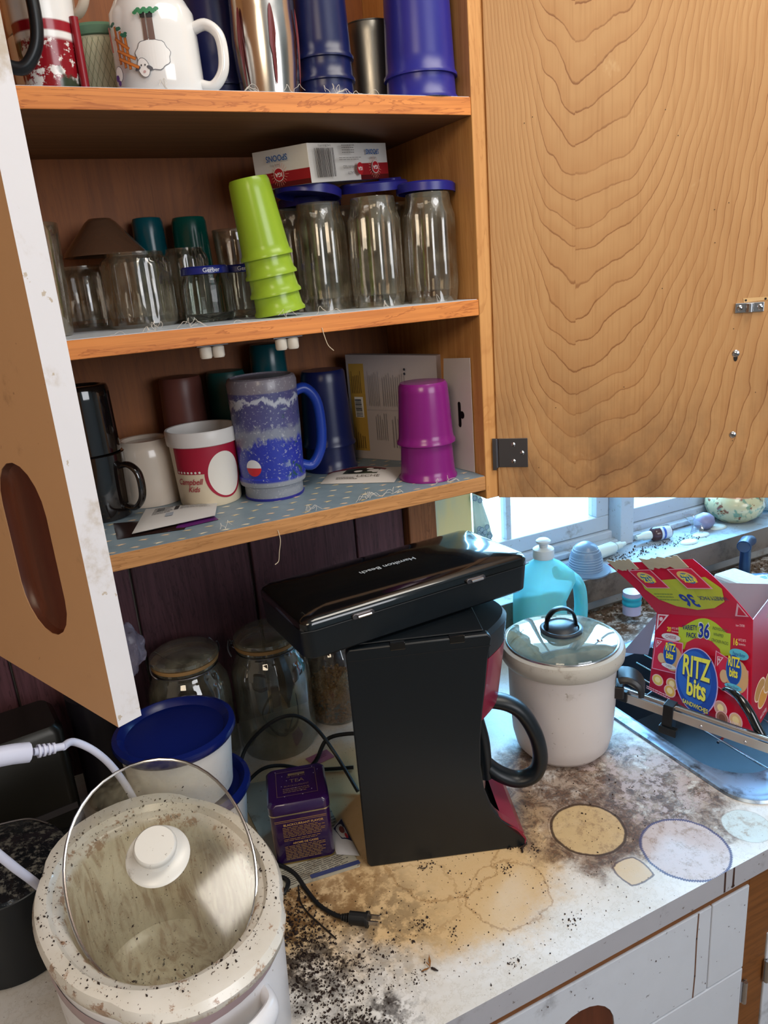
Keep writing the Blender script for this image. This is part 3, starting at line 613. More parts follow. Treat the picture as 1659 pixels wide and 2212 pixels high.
# ---------------- middle shelf
def facet(a, r, z, n=8, d=.095): 
    k = a / (2 * PI) * n; return r * (1 - d * math.cos((k - round(k)) * PI) ** 6)
def tallglass(label, x, y, r=.0325, h=.125):
    o = thing('drinking_glass', label, 'glass', (x, y, M0 + .0002), random.random(), 'tall clear glasses on the middle shelf')
    MB().lathe([(0, .006), (r * .8, .006), (r * .86, .0), (r * .93, .0), (r * .97, .010), (r, .02), (r * .98, h * .8), (r * .93, h - .020), (r * .84, h - .012), (r * .82, h - .002), (r * .80, h), (r * .77, h - .002), (r * .78, h - .014), (r * .88, h - .024), (r * .93, h * .75), (r * .93, .03), (r * .85, .014), (0, .012)][::-1], 64, lambda a, rr, z: facet(a, rr, z) if .008 < z < h - .018 else rr).build('body', M['tglass'], o, 35)
    return o
gl = [tallglass('tall clear faceted glass nearest the lime cup stack', .362, .115), tallglass('tall clear faceted glass in the middle under the high tilted lid', .415, .072), tallglass('tall clear faceted glass nearest the right cabinet side', .477, .048), tallglass('tall clear glass behind and left of the first tall glass', .344, .183), tallglass('tall clear glass at the back between two tall glasses', .412, .171), tallglass('tall clear glass at the back by the cabinet side', .479, .150)]
def lowglass(label, x, y, r, h, name='glass_jar'):
    o = thing(name, label, 'glass', (x, y, M0 + .0002), random.random(), 'low clear glasses on the middle shelf')
    MB().lathe([(0, .008), (r * .75, .006), (r * .86, 0), (r * .97, .004), (r, .015), (r * .99, h - .014), (r * .93, h - .008), (r * .80, h - .004), (r * .78, h), (r * .70, h + .0005), (r * .72, h - .008), (r * .90, h - .018), (r * .93, .02), (r * .84, .012), (0, .012)], 64, lambda a, rr, z: facet(a, rr, z, 10, .10) if .004 < z < h - .01 else rr).build('body', M['tglass'], o, 35)
lowglass('wide low clear tumbler at the front left of the middle shelf', .142, .150, .041, .083)
lowglass('low clear tumbler tucked behind the open left door edge', .087, .214, .038, .074); lowglass('low clear tumbler behind the first baby food jar', .206, .178, .028, .086)
o = thing('drinking_glass', 'thin clear glass standing beside the white edge of the door', 'glass', (.034, .110, M0)); MB().lathe(cup_prof(.026, .030, .115, .0015), 40).build('body', M['tglass'], o)
am = plain('amber_glass', '#7c5a44', .12, var=.1, trans=.45)
o = thing('glass_funnel', 'smoky brown glass cone resting upside down on the low tumblers', 'funnel', (.118, .205, M0 + .0842), rot=(0, .0, 0)); MB().lathe([(.048, 0), (.047, .004), (.018, .038), (.013, .042), (0, .043), (0, .041), (.012, .039), (.044, .003), (.045, 0)], 40).build('body', am, o)
teal = plain('teal_plastic', '#0a5560', .22, var=.1, trans=.15)
tumbler('tumbler', 'dark teal plastic tumbler upside down, left of the pair', 'cup', (.178, .238, M0 + .0002), .019, .0225, .128, teal, True, 'teal tumblers at the back of the middle shelf')
tumbler('tumbler', 'green teal plastic tumbler upside down, right of the pair', 'cup', (.228, .228, M0 + .0002), .0215, .026, .126, plain('green_teal_plastic', '#0b6458', .2, trans=.2), True, 'teal tumblers at the back of the middle shelf')
o = thing('drinking_glass', 'small clear tumbler between teal tumbler and lime cups', 'glass', (.279, .215, M0)); MB().lathe(cup_prof(.020, .026, .108, .0015), 40).build('body', M['tglass'], o)
lidblue = plain('dark_blue_lid_metal', '#1a2470', .3, var=.05)
for i, (x, y, r, lab) in enumerate(((.214, .118, .0295, 'small clear baby food jar with dark blue lid in front'), (.262, .146, .0295, 'baby food jar with blue lid half hidden by the lime cups'))):
    o = thing('baby_food_jar', lab, 'jar', (x, y, M0 + .0002), 0, 'baby food jars on the middle shelf')
    MB().lathe([(0, .003), (r * .8, .003), (r * .85, 0), (r * .95, .003), (r, .010), (r, .040), (r * .93, .047), (r * .86, .051), (r * .86, .058), (r * .80, .058), (r * .80, .050), (r * .93, .040), (r * .93, .01), (0, .006)], 48).build('body', M['glass'], o)
    MB().lathe([(0, .062), (r * .86, .062), (r * .93, .060), (r * .94, .0535), (r * .90, .0530)], 48).build('lid', lidblue, o)
    p = Print(cyl_fn(-PI / 2 + .05, lambda v: r * .942), .002); p.text('Gerber', 0, .0570, .0068, '#c9cbd8', 0, 1, .012); p.build('lettering', o)
lime = plain('lime_plastic', '#8fae2f', .25, var=.05)
stack('tumbler', ['lime green plastic cup, lowest in the leaning stack', 'lime green plastic cup, second from the bottom of the stack', 'lime green plastic cup, third from the bottom of the stack', 'lime green plastic cup, topmost of the leaning stack'], .282, .062, M0 + .0045, .0225, .0275, .083, 4, .0205, lime, 'lime green cups stacked upside down', tilt=(0, -.135, 0))
lidm = plain('blue_plastic_lid', '#23237a', .32, var=.08)
def jarlid(label, loc, rot, r=.040):
    o = thing('lid', label, 'lid', loc, 0, 'blue lids lying on the tall glasses', rot)
    MB().lathe([(0, .006), (r * .8, .0065), (r * .93, .008), (r, .006), (r, -.003), (r - .002, -.003), (r - .002, .004), (0, .0042)], 48).build('cover', lidm, o)
    MB().loft([rrect(r * .86, 0, .010, .013, .005, z) for z in (.0066, .0112)]).build('spout_cap', lidm, o, 30, .001)
jarlid('blue plastic lid leaning between lime cups and first tall glass', (.350, .112, M0 + .1355), (.05, -.12, 3.0)); jarlid('blue plastic lid tilted high over the middle tall glasses', (.434, .104, M0 + .1385), (.05, -.09, .5), .042)
jarlid('blue plastic lid over the right hand tall glass', (.482, .060, M0 + .1295), (0, .03, .3), .036); jarlid('blue plastic lid at the back under the spoons box', (.375, .175, M0 + .130), (.0, .0, 1.2))
# spoons box
X_ = Vector((.862, .500, .085)).normalized(); Y_ = Vector((-.5, .866, .02)); Y_ = (Y_ - X_ * Y_.dot(X_)).normalized(); Z_ = X_.cross(Y_)
sb = thing('spoon_box', 'white and red cardboard box of plastic spoons lying upside down on the lids', 'box'); sb.matrix_world = Matrix.Translation((.335, .058, 1.7675)) @ Matrix((X_, Y_, Z_)).transposed().to_4x4(); sb.rotation_euler.x += 0
SW, SD, SH = .160, .083, .041
MB().box(0, SW, 0, SD, 0, SH).build('carton', plain('white_carton', '#dedad4', .5, var=.03), sb, 0, .0006)
def spoon_side(w_, fn, wide):
    p = Print(fn)
    a, b = (0, w_) if wide else (.098, w_)
    c_ = a + (b - a) * .47
    p.rect(a, b, 0, SH * (.45 if not wide else .40), '#9c1c26').rect(a, b, 0, SH * .13, '#5a1016')
    for k in range(22):
        t_ = 2 * PI * k / 22
        if .2 < t_ < 2.9 and False: continue
        q = (c_ + .0125 * math.cos(t_), SH * .33 + .0125 * math.sin(t_)); p.line([(c_ + .007 * math.cos(t_), SH * .33 + .007 * math.sin(t_)), q], .0004, '#e9a48c')
    p.oval(c_, SH * .33, .0078, .0072, '#efe6e0').oval(c_, SH * .33, .0071, .0065, '#b5202c').text('IGA', c_, SH * .33, .0062, '#f2ece8', PI, 1.05, .025)
    p.text('SPOONS', c_ - (.004 if not wide else 0), SH * .76, .0078 if not wide else .0088, '#2d5fa0', PI, .95, .02).text('heavy duty', c_ - .004, SH * .58, .0034, '#8a8580', PI)
    if not wide:
        x = .007
        random.seed(2)
        while x < .040:
            w2 = random.choice((.0005, .0008, .0013)); p.rect(x, x + w2, SH * .12, SH * .86, '#2a2a2e'); x += w2 + random.choice((.0006, .0009))
        p.text('0 41270 01197 0', .0235, SH * .92, .0034, '#2a2a2e', PI); p.oval(.0895, SH * .30, .0068, .0068, '#b5202c').text('IGA', .0895, SH * .30, .0055, '#f2ece8', PI, 1, .025)
        p.text('QUALITY', .071, SH * .20, .0042, '#55524f', PI).text('GUARANTEED', .069, SH * .36, .0046, '#55524f', PI).lines(.048, .094, SH * .52, SH * .62, 2, '#7a7672', .3).lines(.055, .084, SH * .70, SH * .95, 4, '#7a7672', .35)
    p.build('print', sb)
spoon_side(SW, plane_fn((0, 0, 0), (1, 0, 0), (0, 0, 1), (0, -1, 0)), False); spoon_side(SD, plane_fn((0, SD, 0), (0, -1, 0), (0, 0, 1), (-1, 0, 0)), True)
# ---------------- bottom shelf
brg = plain('black_brown_glaze', '#17110f', .1, var=.2, coat=.8)
for i, (x, y, z, inv, lab) in enumerate(((.058, .158, B0, False, 'glossy dark brown mug at the front left of the bottom shelf'), (.055, .158, B0 + .0815, True, 'glossy dark brown mug turned over on top of its twin'))):
    m_ = thing('mug', lab, 'mug', (x, y, z + .0002), 0, 'dark brown mugs'); MB().lathe(cup_prof(.0335, .035, .081, .004, .002), 44, None, FLIP(.081) if inv else None).build('body', brg, m_)
    D_handle(.033, .012, .066, .026, .0045, math.radians(-42 if i == 0 else 170), (1.4, .8), m_, brg)
m_ = thing('crock_jar', 'plain cream ceramic mug turned upside down beside the dark brown mugs', 'mug', (.122, .196, B0 + .0002))
MB().lathe([(0, .078), (.024, .078), (.027, .082), (.031, .0825), (.0355, .078), (.0385, .072), (.0395, .06), (.0395, 0), (.0355, 0), (.0355, .06), (0, .066)], 48).build('body', creamg, m_)
cc = thing('cup', 'red and cream insulated cup with round white panel and script lettering', 'cup', (.187, .142, B0 + .0002)); ivory = plain('ivory_plastic', '#ddcdb0', .3, var=.04)
MB().lathe([(0, .002), (.036, .002), (.0375, 0), (.0385, .003), (.0425, .078), (.0425, .0785), (.0405, .0785), (.037, .01), (0, .006)], 64).build('body', ivory, cc)
MB().lathe([(.0424, .0765), (.0447, .0775), (.0452, .081), (.0455, .094), (.0445, .0955), (.042, .095), (.0405, .075)], 64).build('rim_band', plain('white_rim', '#e2ddd8', .35, var=.02), cc)
rf = lambda v: .0386 + .004 * v / .078; p = Print(cyl_fn(math.radians(-112), rf), .002)
p.rect(-.036, .079, .0435, .0765, '#a31432').oval(.030, .040, .0268, .031, '#a31432', 48).oval(.030, .040, .0225, .0285, '#e6dfd4', 48)
for k in range(7): p.oval(-.032 + k * .005, .0405 + .0055, .0016, .0016, '#e6dfd4', 5)
p.text('Campbell', -.0175, .034, .0105, '#a31432', 0, .85, .01, .35).text('Kids', -.0125, .0245, .0095, '#a31432', 0, .9, .01, .35)
p.build('print', cc)
bm_ = thing('insulated_mug', 'tall blue frosted insulated mug with snowy print and blue handle', 'mug', (.263, .112, B0 + .0002))
t = T('frosted_blue_print'); X, Yy, Z = t.xyz()[0:3]; n = t.noise(t.co(), 38, 5, .65, .8); n2 = t.noise(t.co(), 300, 3, .6); zz = t.m_('ADD', Z, t.m_('MULTIPLY', t.m_('SUBTRACT', n, .5), .05))
c = t.mix(t.ss(zz, .078, .088), '#26339a', '#4b4c7e'); c = t.mix(t.m_('MULTIPLY', t.ss(zz, .070, .078), t.ss(zz, .095, .086)), c, '#7c8294'); c = t.mix(t.m_('MULTIPLY', t.ss(zz, .118, .121), t.ss(zz, .128, .124)), c, '#b4b9c6')
c = t.mix(t.m_('MULTIPLY', t.ss(n, .58, .66), t.ss(X, .0, .02)), c, '#9fb0b4'); c = t.mix(t.m_('MULTIPLY', t.ss(t.noise(t.co(), 60, 4, .7), .58, .62), t.ss(X, .0, .015)), c, '#234a4c')
c = t.mix(t.ss(Z, .1335, .1355), c, '#7d7884'); c = t.mix(t.ss(Z, .026, .023), c, '#8d929c'); c = t.mix(t.m_('MULTIPLY', t.ss(n2, .58, .68), .55), c, '#b9bdc4'); t.set(base=c, rough=.35, coat=.2)
MB().lathe([(0, .001), (.035, .001), (.0365, 0), (.0372, .001), (.0372, .0165), (.0415, .0185), (.0425, .022), (.0425, .0285), (.0405, .030), (.0410, .04), (.0425, .09), (.0430, .132), (.0435, .145), (.0415, .1505), (.038, .152), (.037, .150), (0, .149)], 64).build('body', t.m, bm_)
MB().lathe([(.0345, -.0001), (.0378, -.0001), (.0382, .0025), (.0372, .003)], 48).build('base_ring', cobalt, bm_)
D_handle(.040, .030, .130, .031, .0068, math.radians(-4), (1.1, 1.0), bm_, plain('royal_blue_plastic', '#1b3a9a', .3, var=.1))
p = Print(cyl_fn(math.radians(-139), lambda v: .0412), .002); p.oval(0, .044, .0105, .0105, '#c0262e', 30).poly([(.0105 * math.cos(a), .044 + .0105 * math.sin(a)) for a in [PI * k / 14 for k in range(15)]], '#d9dade'); p.build('round_emblem', bm_)
pk = plain('pinkish_brown_plastic', '#6f4038', .4, var=.1)
tumbler('tumbler', 'dusty brown-pink tumbler upside down at the back of the bottom shelf', 'cup', (.185, .224, B0 + .0002), .0275, .032, .152, pk, True, 'tumblers at the back of the bottom shelf')
tumbler('tumbler', 'faded teal tumbler upside down behind the blue insulated mug', 'cup', (.247, .226, B0 + .0002), .026, .029, .152, plain('faded_teal', '#12504e', .35), True, 'tumblers at the back of the bottom shelf')
tumbler('tumbler', 'tall dark teal tumbler upside down reaching the middle shelf', 'cup', (.309, .224, B0 + .0002), .0245, .0285, .182, teal, True, 'tumblers at the back of the bottom shelf')
stack('tumbler', ['large dark navy tumbler, lower one behind the blue mug handle', 'large dark navy tumbler, upper one behind the blue mug handle'], .374, .190, B0 + .0002, .031, .036, .105, 2, .035, navy, 'dark navy tumblers on the bottom shelf')
pur = plain('purple_plastic', '#7d1d72', .22, var=.05)
stack('tumbler', ['magenta purple tumbler, lower of the stacked pair', 'magenta purple tumbler, upper of the stacked pair'], .456, .050, B0 + .0002, .0315, .0362, .078, 2, .047, pur, 'purple tumblers on the bottom shelf')
# white carton leaning in the corner
bx = thing('carton', 'white cardboard box with yellow band, printed text and a hang slot flap', 'box', (0, 0, B0 + .0003))
P0, P1, P2 = Vector((.424, .222, 0)), Vector((.503, .095, 0)), Vector((.5115, .020, 0)); wd_ = plain('white_card', '#ada19f', .5, var=.05)
Uf = (P1 - P0).normalized(); Lf = (P1 - P0).length; Nf = Vector((-Uf.y, Uf.x, 0)) * -1
MB().prism([(0, 0), (Lf, 0), (Lf, .150), (-.0, .153)], 0, -.045, lambda u, v, h: P0 + Uf * u + Vector((0, 0, v)) + Vector((.85, .5, 0)) * (-h * .35)).build('carton', wd_, bx, 0)
fl = MB().prism([(0, 0), (.066, 0), (.066, .150), (.012, .147)], 0, .0006, lambda u, v, h: Vector((.502, .088, 0)) + (P2 - Vector((.502, .088, 0))).normalized() * u + Vector((0, 0, v)) + Vector((1, 0, 0)) * h).build('flap', plain('white_card_flap', '#cfc6c2', .5), bx, 0)
Nf = Vector((Uf.y, -Uf.x, 0)); Nf = Nf if Nf.x < 0 else -Nf
p = Print(plane_fn(P0, Uf, (0, 0, 1), Nf)); p.rect(.004, .030, .012, .140, '#b08a3c').rect(.010, .025, .062, .092, '#d9d4cf')
x = .063
random.seed(4)
while x < .090: p.rect(.012, .023, x, x + .0007, '#2c2c34'); x += random.choice((.0012, .0019))
p.lines(.008, .026, .098, .132, 6, '#6a4f2a', .35, .3, True).lines(.008, .026, .016, .055, 5, '#6a4f2a', .3, .6, True).lines(.036, .056, .080, .130, 7, '#8d8380', .3, .2, True).lines(.060, .100, .080, .130, 11, '#8d8380', .3, .2, True).lines(.045, .066, .030, .070, 6, '#8d8380', .3, .3, True).lines(.072, .100, .020, .070, 6, '#8d8380', .3, .3, True)
p.oval(.100, .132, .0018, .0018, '#2c2c34').oval(.100, .126, .0018, .0018, '#2c2c34').line([(.034, .0745), (.12, .0745)], .0004, '#9a908c'); p.build('print', bx)
p = Print(plane_fn((.502, .088, 0), (P2 - Vector((.502, .088, 0))).normalized(), (0, 0, 1), (-1, -.1, 0))); p.poly([(.0375, .062), (.0435, .062), (.0435, .088), (.0375, .088)], '#0d0b0c').oval(.0405, .089, .003, .003, '#0d0b0c').oval(.0405, .061, .003, .003, '#0d0b0c').oval(.046, .075, .0045, .005, '#0d0b0c'); p.build('hang_slot', bx)
# flat packets
def packet(name, label, pts, z, m, th=.006, cat='packet', group=None):
    c = sum((Vector(q) for q in pts), Vector((0, 0))) / len(pts); o = thing(name, label, cat, (0, 0, z), 0, group); P = [Vector(q) for q in pts]
    def fn(s, u): a = P[0].lerp(P[1], s); b = P[3].lerp(P[2], s); q = a.lerp(b, u); e = (math.sin(PI * s) * math.sin(PI * u)) ** .6; return Vector((q.x, q.y, th * e * (.85 + .15 * math.sin(7 * s + 5 * u)) + .0006))
    b_ = MB().grid(fn, 14, 10); b_.grid(lambda s, u: Vector((fn(s, u).x, fn(s, u).y, .0003)), 1, 1); b_.build('body', m, o, 60); return o, fn
o, fn = packet('milk_packet', 'white paper packet printed MILK lying beside the purple tumblers', [(.326, .112), (.406, .052), (.455, .115), (.372, .182)], B0, plain('white_packet', '#cfc8c2', .4, var=.04), .008)
def pf(fn): return lambda u, v, h=0: fn(min(1, max(0, u)), min(1, max(0, v))) + Vector((0, 0, h * 1.0 + .0002))
p = Print(pf(fn), .08); p.poly([(.0, .72), (.38, .80), (.80, .70), (.80, .56), (.30, .62), (0, .55)], '#6b1c2a').poly([(.25, .35), (.72, .33), (.74, .62), (.27, .66)], '#31382a').poly([(.32, .38), (.5, .36), (.6, .5), (.45, .6), (.3, .5)], '#141416').oval(.45, .45, .06, .05, '#d6d0c8', 10).oval(.6, .55, .05, .04, '#d6d0c8', 10).text('MILK', .30, .87, .16, '#1d3a6a', 0, .9, .02).text('LECHE', .62, .22, .12, '#6a6058', 0, .9).lines(.2, .5, .08, .18, 2, '#6a6058', .4); p.build('print', o)
o, fn = packet('seasoning_packet', 'crumpled white paper packet with black print at the front left', [(.074, .046), (.170, .052), (.186, .106), (.104, .140)], B0 + .004, plain('crumpled_white_paper', '#c8c6c4', .5, var=.1), .005)
p = Print(pf(fn), .1); p.lines(.15, .42, .55, .92, 6, '#4a484a', .4).lines(.52, .92, .6, .95, 8, '#7a787a', .35).rect(.2, .3, .7, .85, '#222226').rect(.44, .5, .62, .85, '#222226').rect(.35, .45, .35, .5, '#9098a4'); p.build('print', o)
packet('seasoning_packet', 'dark brown foil packet under the white paper packet', [(.058, .050), (.130, .036), (.150, .080), (.062, .118)], B0, plain('dark_foil_packet', '#2a1a18', .25), .0025)
packet('seasoning_packet', 'purple and black packet edge poking out under the white packet', [(.112, .040), (.172, .046), (.170, .078), (.118, .072)], B0 + .0002, plain('purple_packet', '#5a2266', .35), .0018)
# ---------------------------------------------------------------- counter, back row
def oval(a, b, z, n=64, pw=2.15, tab=0, cx=0, cy=0):
    L = []
    for k in range(n):
        t = 2 * PI * k / n; c, s = math.cos(t), math.sin(t); q = (abs(c / a) ** pw + abs(s / b) ** pw) ** (-1 / pw)
        q *= 1 + tab * max(0, abs(c) - .80) ** .5 * 1.6
        L.append(Vector((cx + q * c, cy + q * s, z)))
    return L
canw = plain('canister_white', '#d9d5d2', .35, var=.04, dirt='#8d8478', dirtamt=.15); canb = plain('canister_blue_lid', '#0c1a5c', .25, var=.05)
for i, (x, y, z, lab) in enumerate(((.094, .094, K0, 'lower white canister with blue lid, mostly hidden behind the slow cooker'), (.084, .086, K0 + .0955, 'upper white canister with wide dark blue lid'))):
    o = thing('canister', lab, 'canister', (x, y, z), 0, 'white canisters with blue lids')
    MB().lathe([(0, .001), (.060, .001), (.063, .004), (.0705, .083), (.0695, .083), (.061, .005), (0, .004)], 64).build('body', canw, o)
    MB().lathe([(0, .086), (.062, .086), (.066, .091), (.070, .0945), (.0765, .092), (.0775, .087), (.0745, .081), (.0715, .079), (.0710, .084)], 64).build('lid', canb, o)
gask = plain('perished_gasket', '#a07a4a', .6)
def clampjar(label, x, y, r, h, seeds=0, ang=0):
    o = thing('clamp_jar', label, 'jar', (x, y, K0 + .001), 0, 'clamp top glass jars at the back of the counter'); g = M['dustglass']
    MB().lathe([(0, .004), (r * .8, .002), (r * .92, 0), (r, .010), (r, h * .62), (r * .97, h * .70), (r * .80, h * .80), (r * .74, h * .83), (r * .74, h * .86), (r * .79, h * .865), (r * .79, h * .885)], 56).build('body', g, o)
    MB().lathe([(r * .70, h * .886), (r * .82, h * .886), (r * .83, h * .90), (r * .82, h * .912), (r * .70, h * .912)], 48).build('gasket', gask, o)
    MB().lathe([(r * .80, h * .913), (r * .84, h * .925), (r * .82, h * .95), (r * .70, h * .975), (r * .45, h * .99), (0, h)], 48).build('lid', thin_glass('dusty_lid_glass', (.55, .55, .53), .12, .6), o)
    w_ = MB(); w_.tube([(r * .78 * math.cos(t_), r * .78 * math.sin(t_), h * .85) for t_ in [2 * PI * k / 12 for k in range(12)]], .0011, 6, closed=True)
    for s in (1, -1): w_.tube([(s * r * .80, -.006, h * .85), (s * (r * .88), -.008, h * .87), (s * (r * .92), 0, h * .90), (s * (r * .86), .008, h * .95), (s * r * .80, .004, h * .93)], .0012, 6)
    w_.tube([(r * .92, 0, h * .80), (r * .98, -.004, h * .86), (r * .93, -.006, h * .93), (r * .86, -.002, h * .90)], .0014, 6)
    w_ = w_.build('wire_bail', M['zinc'], o); w_.rotation_euler.z = ang
    if seeds:
        b = MB(); random.seed(9)
        for k in range(1500):
            a, q = random.uniform(0, 2 * PI), (r * .95 - .003) * math.sqrt(random.random()); z = seeds * random.uniform(.02, 1) if q > r * .72 else seeds * random.uniform(.8, 1.02)
            z += .012 * math.sin(a); z = max(.005, z); m_ = Matrix.Translation((q * math.cos(a), q * math.sin(a), z)) @ Euler((random.random() * 3, random.random() * 3, 0)).to_matrix().to_4x4() @ Matrix.Diagonal((.0032, .0026, .0036, 1))
            bmesh.ops.create_icosphere(b.b, subdivisions=1, radius=1, matrix=m_)
        s_ = b.build('seeds', plain('popcorn_kernels', '#a8743a', .4, var=.4, scale=90), o); s_['kind'] = 'stuff'
    return o
clampjar('dusty glass jar with wire clamp lid, left one behind the blue lidded canister', .135, .272, .062, .205, 0, .4)
clampjar('dusty glass jar with wire clamp lid, middle one beside the black cord', .262, .262, .062, .205, 0, 2.9)
clampjar('dusty glass jar half full of yellow popcorn kernels beside the coffee maker', .378, .290, .050, .165, .055, 1)
# clear plastic bag bundle
t = T('clear_film'); t.set(base='#b9b6cc', rough=.12, trans=.75, ior=1.2, spec=.6); b = bmesh.new(); bmesh.ops.create_icosphere(b, subdivisions=4, radius=1)
from mathutils import noise
for v in b.verts: d = noise.noise(v.co * 2.2) * .28 + noise.noise(v.co * 6) * .12; v.co = Vector((v.co.x * .030, v.co.y * .026, v.co.z * .040)) * (1 + d)
me = bpy.data.meshes.new('plastic_bag'); b.to_mesh(me); b.free(); o = link('plastic_bag', me, t.m); o.location = (.050, .262, 1.172)
for p in me.polygons: p.use_smooth = True
me.set_sharp_from_angle(angle=.35); tag(o, 'crumpled clear plastic bag poking out behind the white door edge', 'bag')
cn = thing('cookie_tin', 'dark round tin standing behind the door under the plastic bag', 'tin', (.008, .262, K0)); MB().lathe([(0, 0), (.045, 0), (.045, .155), (.047, .156), (.047, .183), (.042, .185), (0, .185)], 48).build('body', plain('dark_tin', '#15131a', .4, var=.2), cn)
# black appliance and dusty glass lid at far left
ap = thing('black_skillet', 'black kettle shaped cooker with a dusty lid left of the slow cooker', 'cooker', (-.135, .035, K0)); 
MB().lathe([(0, 0), (.060, 0), (.066, .004), (.072, .08), (.073, .112), (.070, .115), (.068, .108), (.0, .106)], 56).build('body', M['black'], ap)
t = T('dust_caked_glass'); n = t.noise(t.co(), 90, 6, .8); t.set(base=t.mix(t.ss(n, .5, .62), '#14161a', '#5d5a54'), rough=t.m_('ADD', .1, t.m_('MULTIPLY', t.ss(n, .45, .6), .7)))
MB().lathe([(.0, .128), (.03, .126), (.055, .121), (.070, .1165), (.072, .113)], 56).build('lid', t.m, ap); MB().tube([(-.045, .045, .119), (-.02, .06, .124), (.03, .058, .122), (.055, .04, .118)], .0015, 6).build('lid_rim_wire', M['zinc'], ap)
ap.name = 'black_cooker'
tb = thing('toaster', 'dark metal box appliance in deep shadow behind the white cord', 'toaster', (-.136, .235, K0), math.radians(8))
MB().loft([rrect(0, 0, .085, .05, .015, z) for z in (.004, .165)] + [rrect(0, 0, .078, .043, .012, .175)]).build('body', plain('dark_steel', '#2c2a26', .3, .6, var=.1), tb); MB().box(-.08, .08, -.0515, -.050, .045, .055).build('trim_strip', M['zinc'], tb); MB().loft([rrect(0, 0, .087, .052, .015, z) for z in (0, .02)]).build('base', M['rubber'], tb)
# ---------------- slow cooker
random.seed(11)
crk = thing('slow_cooker', 'large grimy white oval slow cooker at the front left', 'slow cooker', (.019, -.158, K0), math.radians(103))
cw = plain('slow_cooker_shell', '#dcdade', .3, var=.04, dirt='#8a7a6c', dirtamt=.12, scale=12)
MB().loft([oval(.124, .096, 0), oval(.128, .100, .006), oval(.131, .104, .09), oval(.133, .1055, .148), oval(.131, .103, .150), oval(.126, .096, .150)], True, False).build('shell', cw, crk)
MB().loft([oval(.1330, .1055, .128), oval(.1340, .1065, .131), oval(.1340, .1065, .139), oval(.1335, .1060, .142)], False, False).build('band', plain('pinkish_band', '#a58f92', .4), crk)
t = T('grimy_stoneware'); X, Yy, Z = t.xyz()[0:3]; f1 = t.noise(t.co(), 60, 6, .75); f2 = t.noise(t.co(), 12, 4, .6); f3 = t.noise(t.co(), 340, 2, .5)
inside = t.ss(Z, .168, .155); stre = t.noise(t.map((18, 40, 6), rot=(.3, 0, .4)), 1.2, 5, .65, 2.)
c = t.mix(t.ss(f2, .3, .7), '#dedad4', '#cfc9bf'); c = t.mix(t.m_('MULTIPLY', inside, .85), c, '#d4ccb4'); c = t.mix(t.m_('MULTIPLY', t.m_('MULTIPLY', inside, t.ss(stre, .42, .66)), .62), c, '#85592a')
c = t.mix(t.m_('MULTIPLY', t.ss(t.m_('ADD', f1, t.m_('MULTIPLY', t.ss(t.m_('ABSOLUTE', t.m_('SUBTRACT', Z, .163)), .012, 0.), .1)), .60, .68), .8), c, '#8b5a2c'); c = t.mix(t.m_('MULTIPLY', t.ss(f3, .68, .71), .8), c, '#4a3020')
t.set(base=c, rough=.3, coat=.2); t.bump(f1, .15, .0006); stone = t.m
MB().loft([oval(.124, .094, .143), oval(.1345, .1045, .150, tab=.10), oval(.139, .109, .158, tab=.13), oval(.140, .110, .166, tab=.14), oval(.137, .107, .1725, tab=.13), oval(.131, .101, .175, tab=.08), oval(.126, .096, .1745), oval(.1235, .0935, .171), oval(.122, .092, .1685), oval(.117, .087, .168), oval(.113, .083, .164), oval(.110, .080, .150), oval(.108, .078, .08), oval(.101, .072, .035), oval(.086, .058, .022), oval(.04, .026, .020)], False, True).build('stoneware_pot', stone, crk)
for s in (1, -1):
    hdl = MB().tube([(s * .121, -.040, .108), (s * .142, -.036, .112), (s * .154, -.018, .116), (s * .157, 0, .117), (s * .154, .018, .116), (s * .142, .036, .112), (s * .121, .040, .108)], .008, 12, flat=(1.4, .8, (0, 0, 1))).build('handle', cw, crk)
p = Print(lambda u, v, h=0: Vector(((.1003 + h) * math.sin(u) * .0 + .1285 * math.cos(u) * (1 + h), .0995 * math.sin(u) * (1 + h * 10) * 1.012, v)), .1)
b = MB(); 
def crumb(b, x, y, z, s, n=None):
    m_ = Matrix.Translation((x, y, z + s * .4)) @ Euler((random.random() * 6, random.random() * 6, random.random() * 6)).to_matrix().to_4x4() @ Matrix.Diagonal((s * random.uniform(.5, 1.6), s * random.uniform(.4, 1), s * random.uniform(.3, .8), 1))
    g = [b.b.verts.new(m_ @ Vector(q)) for q in ((1, 0, 0), (-1, 0, 0), (0, 1, 0), (0, -1, 0), (0, 0, 1), (0, 0, -1))]
    for f in ((0, 2, 4), (2, 1, 4), (1, 3, 4), (3, 0, 4), (2, 0, 5), (1, 2, 5), (3, 1, 5), (0, 3, 5)): b.b.faces.new([g[i] for i in f])
for k in range(420):
    a = random.uniform(0, 2 * PI); q = random.uniform(.86, .99) if random.random() < .8 else random.uniform(.76, .86)
    A, B_ = .139 * q, .109 * q; crumb(b, A * math.cos(a), B_ * math.sin(a), .1745 if q > .88 else .169, random.choice((.0005, .0007, .0009, .0016)))
for k in range(120): a = random.uniform(0, 2 * PI); q = math.sqrt(random.random()) * .7; crumb(b, .1 * q * math.cos(a), .07 * q * math.sin(a), .0225, random.choice((.0006, .001, .0018)))
crumbm = plain('dark_crumbs', '#2a170e', .7, var=.5, scale=200); crm = b.build('crumbs', crumbm, crk, 0); crm['kind'] = 'stuff'
